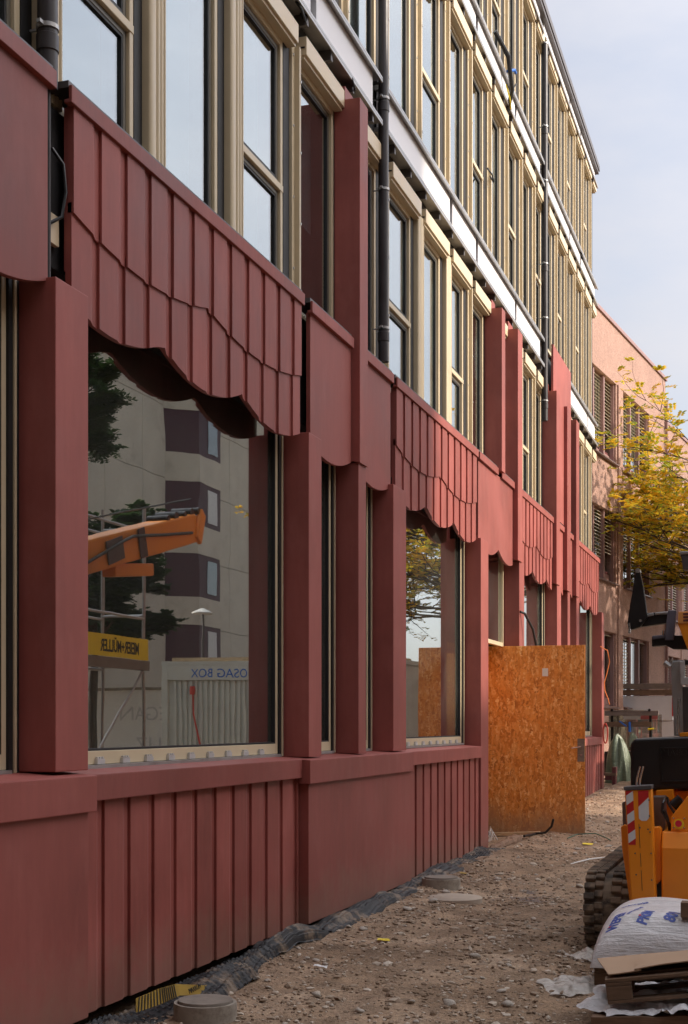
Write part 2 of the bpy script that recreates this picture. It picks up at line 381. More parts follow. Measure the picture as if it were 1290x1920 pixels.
M['blackprint'] = plain('black_print', (.01, .01, .01), .6, 0, .2, 30, 0)

# ================================================================== THE GROUND
def build_ground():
    o = MB(); o.add([(-300, -200, -.6), (300, -200, -.6), (300, 500, -.6), (-300, 500, -.6)], [(0, 1, 2, 3)])
    t = o.build('ground', M['ground']); tag(t, kind='structure')
    # yard with real relief: rises, ruts and lumps
    xs = []; x = -4.3
    while x < 26: xs.append(x); x += .05 if x < .4 else .6
    ys = []; y = 3.0
    while y < 62: ys.append(y); y += .05 if y < 16 else (.09 if y < 34 else 1.0)
    vs = []; n = len(xs)
    for y in ys:
        for x in xs:
            p = Vector((x, y, 0))
            k = 1.0 if x < 6 else .3
            h = noise.fractal(p * 1.1, 1.0, 2.0, 5) * .022 + noise.fractal(p * 6.0, .9, 2.1, 4) * .011 + max(0, noise.noise(p * 14)) * .012
            # bank of soil against the wall and the damp hollow
            h += .05 * math.exp(-((x + 3.55) / .25) ** 2) * (1 if y > 11.5 else .2) * (.5 + .5 * noise.noise(p * .9))
            h -= .035 * math.exp(-(((x + 2.45) / .8) ** 2 + ((y - 14.1) / 1.5) ** 2))
            for rx in (-2.75, -1.35):      # rolled ruts left by the tracks
                d_ = (x - rx - .12 * math.sin(y * .35)) / .2
                if abs(d_) < 1.6: h += -.022 * math.exp(-d_ * d_ * 2) + .006 * math.exp(-d_ * d_ * 2) * math.sin(y * 62) + .014 * math.exp(-((abs(d_) - 1.15) / .25) ** 2) * (.6 + .6 * noise.noise(p * 5))
            h += .03 * max(0, noise.noise(p * 2.3) - .25) + .016 * max(0, noise.noise(p * 9 + Vector((3, 3, 0))) - .1)
            if x < -3.75: h = min(h, 0) - .02
            vs.append((x, y, ground_z(x, y) + h * k))
    fs = [(j * n + i, j * n + i + 1, (j + 1) * n + i + 1, (j + 1) * n + i) for j in range(len(ys) - 1) for i in range(n - 1)]
    m = MB(); m.add(vs, fs); y = m.build('yard', M['ground'], smooth=True); tag(y, kind='structure')
    return vs, n, xs, ys
GV, GN, GXS, GYS = build_ground()
import bisect
def gz(x, y):
    i = min(max(bisect.bisect(GXS, x) - 1, 0), GN - 2); j = min(max(bisect.bisect(GYS, y) - 1, 0), len(GYS) - 2)
    return GV[j * GN + i][2]

# ================================================================== THE OFFICE BUILDING
bld = empty('office_building', (-4.1, 18, 0), 'long office building with red concrete ground floor and champagne metal windows', 'building')
BINV = Matrix.Translation((4.1, -18, 0))
def P(mb, name, mat, parent=None, **k):
    """part of the office building, given in world coordinates"""
    mb.v = [(a + 4.1, b - 18, c) for a, b, c in mb.v] if parent is None or parent is bld else mb.v
    o = mb.build(name, mat, parent or bld, **k)
    return o
def SP(mb, name, mat, parent, **k):
    """sub-part: parent sits at the building origin, so use building-local coordinates"""
    mb.v = [(a + 4.1, b - 18, c) for a, b, c in mb.v]
    return mb.build(name, mat, parent, **k)
DC, DPIL, DPAN, DCOP = 3.86, 3.84, 3.92, 3.885
END = 31.4
# --- ground-floor columns: front face (y0, y1), foot height
cols = [(6.87, 7.25, 1.43), (11.19, 11.53, 1.415), (12.64, 12.89, 1.415), (13.88, 14.39, 1.415), (18.25, 18.74, -.1), (21.08, 21.5, -.1),
        (24.8, 25.26, 1.42), (26.08, 26.38, 1.42), (27.25, 27.62, 1.42), (31.22, 31.6, -.1)]
for i, (a, b, z) in enumerate(cols):
    P(B(-4.13, -DC, a, b, z, 4.19), 'column', M['red_smooth'], bevel=.006)
# --- scalloped curtain-like spandrel panels
LAT, PER = 6.98, 1.42
def zlow(y):
    s = ((y - LAT) / PER) % 1.0
    return 4.065 + .145 * abs(2 * s - 1) ** 2.0
def solid_strip(ys, xf, xb, zt, zb):
    m = MB(); n = len(ys); vs = []
    for i in range(n):
        vs += [(xf[i], ys[i], zb[i]), (xf[i], ys[i], zt[i]), (xb, ys[i], zt[i]), (xb, ys[i], zb[i])]
    fs = []
    for i in range(n - 1):
        a, b = 4 * i, 4 * i + 4
        fs += [(a, b, b + 1, a + 1), (a + 1, b + 1, b + 2, a + 2), (a + 2, b + 2, b + 3, a + 3), (a + 3, b + 3, b, a)]
    fs += [(0, 1, 2, 3), tuple(4 * (n - 1) + k for k in (3, 2, 1, 0))]
    return m.add(vs, fs)
PITCH = .345
def board_profile(y0, y1, D, xo):
    L = y1 - y0
    k = [(0, 0), (.12, 0), (.235, 0), (.295, -.019), (PITCH - .001, -.019)]
    pts = [(a, x) for a, x in k if a < L - .004]
    lastx = pts[-1][1] if pts[-1][0] >= .295 else 0
    pts.append((L - .001, lastx))
    return [y0 + a for a, x in pts], [-D + xo + x for a, x in pts]
def ribbed_spandrel(y0, y1, z1=5.275):
    midp = (y1 - y0) / 2.0 + .01
    def zmid(y):
        s = ((y - y0 + .03) / midp) % 1.0
        return 4.545 + .115 * abs(2 * s - 1) ** 2
    back = P(B(-DPAN - .05, -DPAN - .026, y0 + .002, y1 - .002, 4.32, z1 - .01), 'spandrel_panel', M['red'])
    y = y0
    while y < y1 - .03:
        e = min(y + PITCH, y1)
        ys, xs = board_profile(y, e, DPAN, 0)
        SP(solid_strip(ys, xs, -DPAN - .040, [zmid(q) + .06 for q in ys], [zlow(q) for q in ys]), 'tile', M['red'], back)
        ys, xs = board_profile(y, e, DPAN, .015)
        if y == y0:    # first tile keeps a plain edge strip
            pass
        SP(solid_strip(ys, xs, -DPAN - .0255, [z1] * len(ys), [zmid(q) for q in ys]), 'tile', M['red'], back)
        y = e
    # slim edge frame on the near side
    return back
def smooth_spandrel(y0, y1, z1=5.275):
    n = max(6, int((y1 - y0) / .06)); ys = [y0 + (y1 - y0) * i / n for i in range(n + 1)]
    return P(solid_strip(ys, [-DPAN] * (n + 1), -DPAN - .04, [z1] * (n + 1), [zlow(q) for q in ys]), 'spandrel_panel', M['red_smooth'], bevel=.003, seg=1)
def coping(y0, y1):
    m = MB(); m.prism([(-DCOP, 5.262), (-DCOP, 5.362), (-DCOP - .022, 5.362), (-DCOP - .022, 5.284), (-DCOP - .05, 5.284), (-DCOP - .05, 5.262)], 'y', y0, y1)
    c = P(m, 'coping', M['red'], bevel=.003, seg=1)
    SP(B(-4.07, -DCOP - .024, y0 + .004, y1 - .002, 5.352, 5.392), 'flashing', M['darksteel'], c)
smooth_spandrel(4.6, 6.89); coping(4.6, 6.93)
ribbed_spandrel(7.16, 11.13); coping(7.10, 11.16)
smooth_spandrel(11.40, 12.60); coping(11.36, 12.58)
smooth_spandrel(12.905, 13.98); coping(12.893, 14.0)
ribbed_spandrel(14.17, 18.2); coping(14.13, 18.22)
smooth_spandrel(18.36, 20.84); coping(18.32, 19.60); coping(19.87, 20.845)
ribbed_spandrel(21.26, 24.58); coping(21.26, 24.60)
smooth_spandrel(25.03, 25.88); coping(25.03, 25.86)
smooth_spandrel(26.33, 27.06); coping(26.33, 27.05)
ribbed_spandrel(27.52, 31.05); coping(27.52, 31.12)
# --- tall pilasters with a stepped head
def pilaster(y0, y1, z0, z1, foot=True):
    m = MB(); m.prism([(-4.10, z0), (-DPIL, z0 - (.05 if foot else 0)), (-DPIL, z1), (-3.99, z1), (-3.99, z1 + .13), (-4.10, z1 + .13)], 'y', y0, y1)
    return P(m, 'pilaster', M['red_smooth'], bevel=.005)
pilaster(12.62, 12.885, 4.235, 7.66)
pilaster(19.60, 19.85, 5.37, 7.66)
pilaster(20.86, 21.24, 4.235, 7.70)
pilaster(24.62, 25.0, 4.235, 7.62)
pilaster(25.9, 26.3, 4.235, 7.62)
pilaster(27.08, 27.48, 4.235, 7.62)
P(B(-3.945, -3.905, 24.66, 26.80, 5.40, 8.46), 'cladding_panel', M['red_smooth'], bevel=.004)
# --- plinth and sills
def ribbed_plinth(y0, y1):
    back = P(B(-4.0, -3.928, y0 + .002, y1 - .002, .03, 1.24), 'plinth_panel', M['red'])
    y = y0
    while y < y1 - .03:
        e = min(y + PITCH, y1); ys, xs = board_profile(y, e, 3.885, 0)
        SP(solid_strip(ys, xs, -3.932, [1.245] * len(ys), [0.0] * len(ys)), 'board', M['red'], back, bevel=.0025, seg=1); y = e
def smooth_plinth(y0, y1): P(B(-4.0, -3.80, y0, y1, .015, 1.20), 'plinth_panel', M['red_smooth'], bevel=.006)
def sill(y0, y1, D, z0, z1):
    m = MB(); m.prism([(-4.12, z0), (-D, z0), (-D, z1 - .012), (-4.12, z1 + .012)], 'y', y0, y1)
    P(m, 'sill', M['red_smooth'], bevel=.006)
smooth_plinth(4.5, 7.14); sill(4.4, 7.19, 3.77, 1.195, 1.415)
ribbed_plinth(7.16, 11.0); sill(7.193, 10.96, 3.84, 1.246, 1.415)
smooth_plinth(11.01, 14.40); sill(10.965, 14.36, 3.77, 1.195, 1.408)
P(B(-4.0, -3.862, 14.405, 14.58, .02, 1.24), 'plinth_panel', M['red_smooth'], bevel=.004)
ribbed_plinth(14.59, 18.21); sill(14.365, 18.2, 3.84, 1.246, 1.408)
ribbed_plinth(21.51, 31.2); sill(21.51, 31.2, 3.84, 1.246, 1.408)

# --- core: floors, interior walls (dark rooms behind the glass)
for z0, z1 in ((-.3, .02), (4.45, 5.26), (7.75, 8.40), (10.95, 11.50), (13.75, 14.02)):
    P(B(-14, -4.19, 3.0, END, z0, z1), 'floor_slab', M['interior'])
P(B(-14.2, -14, 3.0, END, -.3, 14.02), 'rear_wall', M['interior'])
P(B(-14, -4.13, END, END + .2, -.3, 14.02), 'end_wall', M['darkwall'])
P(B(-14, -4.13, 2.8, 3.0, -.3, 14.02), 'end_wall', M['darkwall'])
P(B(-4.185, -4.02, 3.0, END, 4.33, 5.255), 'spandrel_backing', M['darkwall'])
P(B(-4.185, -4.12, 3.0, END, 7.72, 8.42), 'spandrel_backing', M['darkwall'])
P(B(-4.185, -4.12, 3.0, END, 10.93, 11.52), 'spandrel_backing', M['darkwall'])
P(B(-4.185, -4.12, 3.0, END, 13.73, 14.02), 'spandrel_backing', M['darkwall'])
P(B(-14, -3.95, 3.0, END, 14.03, 14.16), 'roof_slab', M['darksteel'])
# inner partition and window reveals give the rooms some depth
for y in (11.35, 14.2, 18.5, 21.3, 25.0):
    P(B(-13.9, -4.4, y - .06, y + .06, .03, 4.44), 'partition_wall', M['interior'])

# --- windows
def frame(mb, D0, D1, y0, y1, z0, z1, t, tb=None):
    tb = tb or t
    mb.box(-D1, -D0, y0, y0 + t, z0, z1).box(-D1, -D0, y1 - t, y1, z0, z1)
    mb.box(-D1, -D0, y0 + t, y1 - t, z0, z0 + tb).box(-D1, -D0, y0 + t, y1 - t, z1 - t, z1)
    return mb
def shop_window(y0, y1, clips=True):
    """ground-floor window between two columns"""
    z0, z1 = 1.425, 4.42
    fr = P(frame(MB(), 4.10, 4.17, y0 + .035, y1 - .12, z0 + .02, z1, .045, .085), 'window', M['gold'], bevel=.003, seg=1)
    SP(B(-4.145, -4.137, y0 + .08, y1 - .165, z0 + .10, z1 - .045), 'pane', M['glass'], fr)
    g = MB(); frame(g, 4.105, 4.135, y0 + .081, y1 - .166, z0 + .106, z1 - .046, .014); SP(g, 'gasket', M['black'], fr)
    SP(B(-4.17, -4.085, y1 - .119, y1 - .075, z0, z1), 'jamb_seal', M['black'], fr)
    SP(B(-4.17, -4.075, y1 - .074, y1 - .05, z0, z1), 'jamb_strip', M['gold'], fr)
    SP(B(-4.17, -4.09, y1 - .049, y1 - .002, z0, z1), 'jamb_seal', M['black'], fr)
    SP(B(-4.17, -4.08, y0 + .001, y0 + .034, z0, z1), 'jamb_seal', M['black'], fr)
    SP(B(-4.12, -4.06, y0 + .03, y1 - .125, z0 - .005, z0 + .018), 'sill_flashing', M['steel'], fr)
    if clips:
        y = y0 + .18
        while y < y1 - .3:
            m = B(-4.10, -4.078, y, y + .10, z0 + .022, z0 + .055)
            for k in range(3): m.box(-4.098, -4.082, y + .008 + .032 * k, y + .026 + .032 * k, z0 + .056, z0 + .068)
            SP(m, 'fixing_clip', M['clip'], fr); y += .352
    return fr
edges = [(a, b) for a, b, z in cols]
for i in range(len(edges) - 1):
    if i == 4: continue                                   # the entrance bay
    shop_window(edges[i][1], edges[i + 1][0], clips=i in (0, 1, 2, 3, 5))
shop_window(5.0, 6.87)
# the entrance bay: glazing set above a plywood-lined opening
fr = P(frame(MB(), 4.10, 4.17, 18.745, 21.075, 2.88, 4.42, .06), 'window', M['gold'], bevel=.003, seg=1)
SP(B(-4.145, -4.137, 18.806, 21.014, 2.941, 4.359), 'pane', M['glass'], fr)
SP(B(-4.36, -4.35, 18.8, 21.0, 2.9, 4.3), 'roller_screen', M['curtain'], fr)

axes = [4.2, 5.63, 7.06, 8.49, 9.92, 11.36, 12.77, 14.21, 15.64, 17.07, 18.40, 19.70, 20.98, 22.22, 23.44, 24.66, 25.86, 27.04, 28.22, 29.42, 30.62]
TRANS = {2, 4, 7, 9, 11, 13, 15, 17, 19, 0}
def upper_window(i, lv, z0, z1):
    a = axes[i]; b = axes[i + 1] if i + 1 < len(axes) else END
    y0, y1 = a + .05, b - .165
    fr = P(frame(MB(), 4.10, 4.17, y0, y1, z0, z1, .055), 'window', M['gold'], bevel=.004, seg=1)
    has = (i in TRANS) if lv != 2 else ((i + 1) in TRANS)
    zt = z0 + (z1 - z0) * .42
    spans = [(z0 + .056, zt - .001), (zt + .061, z1 - .056)] if has else [(z0 + .056, z1 - .056)]
    if has: SP(B(-4.168, -4.094, y0 + .002, y1 - .002, zt, zt + .06), 'transom', M['gold'], fr, bevel=.004, seg=1)
    for s0, s1 in spans:
        SP(frame(MB(), 4.125, 4.16, y0 + .056, y1 - .056, s0, s1, .04), 'sash', M['gold_shaded'], fr, bevel=.003, seg=1)
        g = MB(); frame(g, 4.13, 4.156, y0 + .097, y1 - .097, s0 + .041, s1 - .041, .018); SP(g, 'gasket', M['black'], fr)
        SP(B(-4.153, -4.147, y0 + .097, y1 - .097, s0 + .041, s1 - .041), 'pane', M['glass_up'], fr)
    zs_ = z0 + .05 + (0 if i in (2, 3, 4) else random.choice([0, .25, .6, 1.0, 1.4]))
    SP(B(-4.30, -4.295, y0 + .1, y1 - .1, zs_, z1 - .02), 'roller_screen', M['curtain'], fr)
    SP(B(-4.165, -4.096, y1 + .002, b - (.045 if lv == 1 and i + 1 in (2, 3, 4, 8, 9) else .012), z0, z1 + .1), 'joint_seal', M['black'], fr)
def fluted_cover(y, z0, z1):
    pts = [(-4.16, y - .04)]
    x = -4.03
    pts.append((x - .02, y - .04)); 
    fl = [(.0, .10), (.105, .05), (.16, .045), (.21, .03)]
    for off, wd in fl:
        yc = y - .04 + off
        for k in range(6):
            a = math.pi * k / 5
            pts.append((x - .018 + .020 * math.sin(a), yc + wd / 2 - wd / 2 * math.cos(a)))
    pts.append((-4.16, y + .205))
    P(MB().prism(pts, 'z', z0, z1), 'post_cover', M['gold'], smooth=True)
screw = B(-.004, .006, -.009, .009, -.009, .009).mesh('screw', M['clip'])
def guide_rail(y, z0, z1, sc=True):
    m = MB(); m.box(-4.16, -4.07, y - .008, y + .055, z0, z1)
    m.box(-4.16, -4.025, y + .056, y + .076, z0 - .10, z1); m.box(-4.045, -4.026, y + .077, y + .10, z0 - .10, z1)
    g = P(m, 'guide_rail', M['gold'], bevel=.003, seg=1)
    if sc:
        z = z0 + .12
        while z < z1:
            mesh_obj('screw', screw, g, (-4.024 + 4.1, y + .085 - 18, z)); mesh_obj('screw', screw, g, (-4.068 + 4.1, y + .02 - 18, z + .22)); z += .62
def blind_box(a, b, z, D=4.0):
    m = B(-4.16, -D + .005, a + .16, b - .05, z, z + .165); o = P(m, 'blind_box', M['boxpaint'], bevel=.006)
    SP(B(-4.10, -D - .02, a + .168, b - .058, z - .028, z - .001), 'blind_rail', M['gold'], o)
    SP(B(-4.05, -D - .012, a + .154, a + .159, z + .06, z + .075), 'end_slot', M['black'], o)
levels = [(1, 5.31, 7.56), (2, 8.50, 10.80), (3, 11.60, 13.60)]
for lv, z0, z1 in levels:
    for i in range(len(axes)):
        a = axes[i]; b = axes[i + 1] if i + 1 < len(axes) else END
        upper_window(i, lv, z0, z1)
        if lv == 1 and i in (3, 4, 8, 9, 2): fluted_cover(a, z0 - .02, z1 + .06)
        else: guide_rail(a, z0 + (.02 if lv == 1 else 0), z1 + .05)
        if not (lv == 1 and a < 10 and False): blind_box(a, b, z1 + .02)
# --- floor bands: white membrane panels between steel rails
def band(z0, z1, brk):
    for z in (z0 - .06, z1 + .005):
        for a, b in brk:
            m = B(-4.12, -3.965, a, b, z, z + .028); m.box(-3.982, -3.965, a, b, z - .03, z - .001)
            r = P(m, 'rail', M['steel'], bevel=.003, seg=1)
            SP(B(-4.118, -3.99, a + .002, b - .002, z + .032, z + .05), 'rail_lip', M['steel'], r)
    m = 0
    for a, b in brk:
        y = a + .03
        k = 0
        Ls = [3.2, 1.55, 2.9, 2.4]
        while y < b - .2:
            e = min(y + Ls[k % 4], b - .03); k += 1
            P(B(-4.10, -4.02, y, e - .16, z0 - .025, z1 - .002), 'fascia_panel', M['fascia'], bevel=.003, seg=1)
            y = e
    for a, b in brk:
        y = a + .35
        while y < b - .1:
            P(B(-4.11, -3.99, y, y + .05, z0 - .16, z0 - .062), 'bracket', M['darksteel']); y += .68
band(8.0, 8.38, [(3.2, 6.93), (7.08, 13.85), (14.04, 24.1)] + [(26.82, END)])
band(11.15, 11.46, [(3.2, 6.93), (7.08, 13.85), (14.04, 24.1), (24.3, END)])
band(13.80, 14.06, [(3.2, 24.1), (24.3, END)])
P(B(-4.0, -3.93, 3.2, END + .03, 14.10, 14.22), 'roof_edge', M['darksteel'], bevel=.005)
# --- rainwater pipes with clips
def downpipe(y, z0, z1, r=.055, x=-3.985):
    o = P(MB().tube([(x, y, z0), (x, y, z1)], r, 18), 'downpipe', M['pipe'], smooth=True)
    z = z0 + .35
    k = 0
    while z < z1:
        m = MB().lathe([(r + .002, -.014), (r + .008, -.012), (r + .008, .012), (r + .002, .014)], (x, y, z), 18)
        m.box(x - .012, x + .012, y - r - .045, y - r - .004, z - .010, z + .010); m.box(-4.10, x, y - .008, y + .008, z - .006, z + .006)
        SP(m, 'pipe_clip', M['steel'], o, smooth=True)
        if k % 2 == 0: SP(MB().lathe([(r + .001, -.05), (r + .007, -.045), (r + .007, .045), (r + .001, .05)], (x, y, z - .09), 18), 'socket', M['pipe'], o, smooth=True)
        k += 1; z += 1.45 if k % 2 else .95
downpipe(7.0, 5.30, 14.0, .058); 
o = P(MB().tube([(-3.99, 7.01, 4.2), (-3.99, 7.01, 5.5)], .018, 12), 'cable_conduit', M['pipe'], smooth=True)
o = P(MB().tube([(-3.975, 7.03, 4.98), (-3.93, 7.08, 4.9), (-3.925, 7.10, 4.75), (-3.94, 7.08, 4.6), (-3.985, 7.02, 4.55)], .011, 8), 'cable', M['blackhose'], smooth=True)
P(B(-4.015, -3.985, 6.93, 7.13, 4.45, 4.62), 'junction_box', M['boxpaint'])
downpipe(13.94, 5.48, 14.0, .055); downpipe(24.2, 7.0, 13.6, .055)
# loose cables hanging from the unfinished band
for (u, v, D) in ((560, 20, 3.99), (655, 150, 3.99), (920, 330, 3.99), (1090, 480, 3.99)):
    c = onX(u, v, D); r = .09
    P(MB().tube([c + Vector((-.05, 0, .12)), c + Vector((.02, .02, .02)), c + Vector((.03, .08, -.06)), c + Vector((.01, .16, -.03)), c + Vector((-.05, .2, .08))], .012, 8), 'loose_cable', M['blackhose'], smooth=True)
c = onX(948, 125, 3.95)
P(MB().tube([c + Vector((-.08, -.4, .35)), c + Vector((.06, -.1, .1)), c + Vector((.05, .25, -.25)), c + Vector((-.05, .4, -.5))], .035, 8), 'cable_bundle', M['blackhose'], smooth=True)
P(MB().tube([c + Vector((.0, .15, .0)), c + Vector((.06, .4, .12)), c + Vector((.06, .5, .12))], .022, 8), 'cable_end', M['blueplastic'], smooth=True)
P(MB().tube([c + Vector((.06, .5, .12)), c + Vector((.06, .56, .0)), c + Vector((.02, .5, -.12))], .010, 8), 'cable_end', M['blackhose'], smooth=True)
P(MB().tube([c + Vector((-.02, .15, -.2)), c + Vector((.03, .22, -.42)), c + Vector((.02, .32, -.5)), c + Vector((.0, .36, -.3))], .011, 8), 'cable_end', M['yellow'], smooth=True)

# ================================================================== NEIGHBOUR BUILDING (pink exposed-aggregate concrete)
def aggregate(name, c, var=.35, sc=55):
    m = bpy.data.materials.new(name); t, out, p = nodes(m); v = coords(t)
    vo = N(t, 'ShaderNodeTexVoronoi'); vo.inputs['Scale'].default_value = sc; t.links.new(v, vo.inputs['Vector'])
    n1 = noise_n(t, v, .8, 6); vs = coords(t, (4, 4, .6)); n2 = noise_n(t, vs, 1.6, 6, .65)
    col = ramp(t, vo.outputs['Color'], [(.1, [x * (1 - var) for x in c]), (.5, c), (.9, [min(1, x * (1 + var)) for x in c])])
    col = mixc(t, .5, col, ramp(t, n1.outputs['Fac'], [(.3, .40), (.7, .60)]), 'OVERLAY')
    col = mixc(t, ramp(t, n2.outputs['Fac'], [(.52, 0.0), (.75, .35)]), col, [x * .6 for x in c])
    t.links.new(col, p.inputs['Base Color']); p.inputs['Roughness'].default_value = .9
    bump(t, p, vo.outputs['Distance'], .35, .012); return m
M['aggr'] = aggregate('pink_exposed_aggregate', (.37, .225, .175))
M['pinkmetal'] = plain('dusty_pink_metal', (.30, .175, .16), .5, 0, .08, 3, .03)
M['maroon'] = plain('maroon_window_paint', (.13, .035, .035), .5, 0, .1, 3, .03)
M['slat'] = plain('cream_blind_slat', (.62, .55, .42), .5, 0, .05, 3, .02)
M['darkglass'] = glass_mat('neighbour_glass', .12, (.4, .42, .42), .03, 2.5, .9)
M['sillmetal'] = plain('brown_metal_sill', (.17, .11, .10), .4, .3, .12, 4, .03)
ANG = -math.atan2(.127, .992)
def neighbour(name, origin, length, label, wins, H=12.0, depth=11):
    g = empty(name, origin, label, 'building'); g.rotation_euler = (0, 0, ANG)
    z0 = -.5 - origin[2]
    # local frame: +y along the facade, +x towards the yard, z from origin
    RH = [(2.15, 4.05), (5.35, 7.15), (8.45, 10.55)]
    def part(mb, n, m, par=None, **k): return mb.build(n, m, par or g, **k)
    edges_z = [z0] + [v for rr in RH for v in rr] + [H]
    for a, b in zip(edges_z[0::2], edges_z[1::2]):
        part(B(-.34, 0, 0, length, a, b), 'wall', M['aggr'], bevel=.01)
    # piers between windows
    ys = [0.0] + [v for wd in wins for v in wd] + [length]
    for a, b in zip(ys[0::2], ys[1::2]):
        if b - a < .05: continue
        for r0, r1 in RH: part(B(-.34, -.012, a, b, r0 - .002, r1 + .002), 'wall', M['aggr'])
    part(B(-depth, -.345, 0, length, z0, H - .02), 'core', M['interior'])
    for wd in wins[:-1]:
        part(B(-.03, .035, wd[1] + .12, wd[1] + .34, z0, RH[2][1] + .02), 'pier', M['aggr'], bevel=.008)
    part(B(-.5, .05, -.06, length + .06, H, H + .10), 'roof_coping', M['pinkmetal'], bevel=.01)
    part(MB().tube([(.06, length - .1, z0), (.06, length - .1, H - .6)], .05, 10), 'downpipe', M['pinkmetal'], smooth=True)
    for li, (r0, r1) in enumerate(RH):
        for wi, (a, b) in enumerate(wins):
            fr = MB(); n = 3; wl = (b - a) / n
            for k in range(n + 1):
                q = a + wl * k; fr.box(-.16, -.06, max(a, q - .05), min(b, q + .05), r0, r1)
            fr.box(-.2, -.17, a, b, r0, r0 + .22); fr.box(-.2, -.17, a, b, r1 - .05, r1)
            W = part(fr, 'window', M['pinkmetal'])
            m = MB(); m.prism([(.10, r0 - .06), (.10, r0 - .03), (-.16, r0 + .02), (-.16, r0 - .06)], 'y', a + .01, b - .01)
            part(m, 'sill', M['sillmetal'], W)
            for k in range(n):
                y0, y1 = a + wl * k + .055, a + wl * (k + 1) - .055
                part(B(-.235, -.228, y0 - .004, y1 + .004, r0 + .2, r1 - .05), 'pane', M['darkglass'], W)
                part(B(-.225, -.205, y0, y1, r0 + .22, r0 + .30), 'frame', M['maroon'], W)
                drop = random.choice([.62, .7, .78, .55, .95, .8]) if li else random.choice([.8, .9, .85, .05])
                z = r1 - .06; bot = r1 - (r1 - r0 - .25) * drop
                me = slat_mesh(round(y1 - y0, 3))
                while z > bot:
                    mesh_obj('slat', me, W, (-.145, y0, z)); z -= .088
    return g
SLAT = {}
def slat_mesh(L):
    if L not in SLAT:
        m = MB(); m.prism([(-.028, .010), (.0, .004), (.03, -.024), (.032, -.028), (.0, -.002), (-.028, .004)], 'y', 0, L)
        SLAT[L] = m.mesh('slat', M['slat'])
    return SLAT[L]
neighbour('neighbour_building', (-4.62, 33.0, 0), 9.75, 'pink aggregate concrete office block with slatted blinds and flat coping', [(.55, 3.65), (4.45, 7.55)])
neighbour('neighbour_wing', (-4.62 + .127 * 9.75 - 1.25, 33.0 + .992 * 9.75 - .1, 0), 16.0, 'set back far wing of the pink concrete block beyond the downpipe', [(1.6, 4.7), (5.5, 8.6), (9.4, 12.5)])

# ================================================================== OPPOSITE HOUSES (the first mirrored in the big panes, the rest added to block sun)
M['beige'] = plain('beige_render', (.64, .58, .47), .9, 0, .08, .8, .15, 120, dirt=((.32, .29, .24), .7, .56, .4))
M['joint'] = plain('dark_joint', (.12, .105, .09), .9, 0, .1, 4, 0)
M['bay'] = plain('aubergine_bay_panels', (.085, .035, .045), .6, 0, .1, 3, .05)
M['white'] = plain('white_paint', (.72, .71, .68), .6, 0, .04, 3, .05)
def apartment(name, X, y0, y1, H, label, bays):
    g = empty(name, (X, y0, 0), label, 'building')
    part = lambda mb, n, m, par=None, **k: mb.build(n, m, par or g, **k)
    L = y1 - y0
    # storey panels with real joints between them
    nz = int(H / 2.9); ny = max(1, int(L / 3.0)); wl = L / ny
    part(B(.06, 11, 0, L, -.5, H - .05), 'core', M['joint'])
    for j in range(nz):
        a = -.5 if j == 0 else j * 2.9; b = H if j == nz - 1 else (j + 1) * 2.9
        for k in range(ny):
            part(B(0, .059, k * wl + .012, (k + 1) * wl - .012, a + .012, b - .012), 'wall_panel', M['beige'])
    part(B(-.1, 11.1, -.1, L + .1, H + .002, H + .15), 'roof', M['darksteel'])
    for by in bays:
        y = by - y0
        for j in range(1, nz):
            z = j * 2.9
            m = MB(); m.prism([(-.005, y - 2.0), (-1.2, y - 1.2), (-1.2, y + 1.2), (-.005, y + 2.0)], 'z', z - .1, z + 1.05)
            bb = part(m, 'bay', M['beige'])
            m = MB(); m.prism([(-.006, y - 1.98), (-1.18, y - 1.18), (-1.18, y + 1.18), (-.006, y + 1.98)], 'z', z + 1.052, z + 2.798)
            wn = part(m, 'bay_window', M['bay'])
            part(B(-1.21, -1.184, y - .25, y + .75, z + 1.25, z + 2.6), 'pane', M['white' if j % 2 else 'darkglass'], wn)
            m = MB(); m.prism([(-.30, y + 1.80), (-.90, y + 1.40), (-.92, y + 1.43), (-.32, y + 1.83)], 'z', z + 1.25, z + 2.6)
            part(m, 'pane', M['darkglass'], wn)
    return g
apartment('apartment_house', 15.5, 43.0, 76.0, 18.6, 'beige panel apartment house with aubergine bay windows across the yard', [53.0, 66.0])
apartment('apartment_house', 19.0, -22.0, 19.5, 22.0, 'unseen tall beige panel house added to keep sun off the near facade', [-12.0, 0.0, 12.0])  # unseen, placed and sized to keep the sun off the near facade
apartment('low_sun_blocker', 19.0, 19.6, 28.0, 15.2, 'unseen lower beige block added to shade the plinth and ground', [])  # added lower step of the blocker: shades plinth and ground, not the spandrels

# unseen house added behind the viewer to keep light off faces turned that way
g = empty('unseen_light_blocker', (-2, -3.5, 0), 'unseen plain brown house added behind the viewer to block light', 'building')
M['brown'] = plain('brown_render', (.20, .15, .12), .9, 0, .1, 1, .1)
B(-16, 17, -10, 0, -.5, 17.5).build('wall', M['brown'], g); B(-16.3, 17.3, -10.3, .3, 17.502, 17.7).build('roof', M['darksteel'], g)
for k in range(9):
    for j in range(5): B(-14 + k * 3.4, -12.4 + k * 3.4, .002, .05, 1 + j * 3.4, 2.6 + j * 3.4).build('window', M['darkglass'], g)
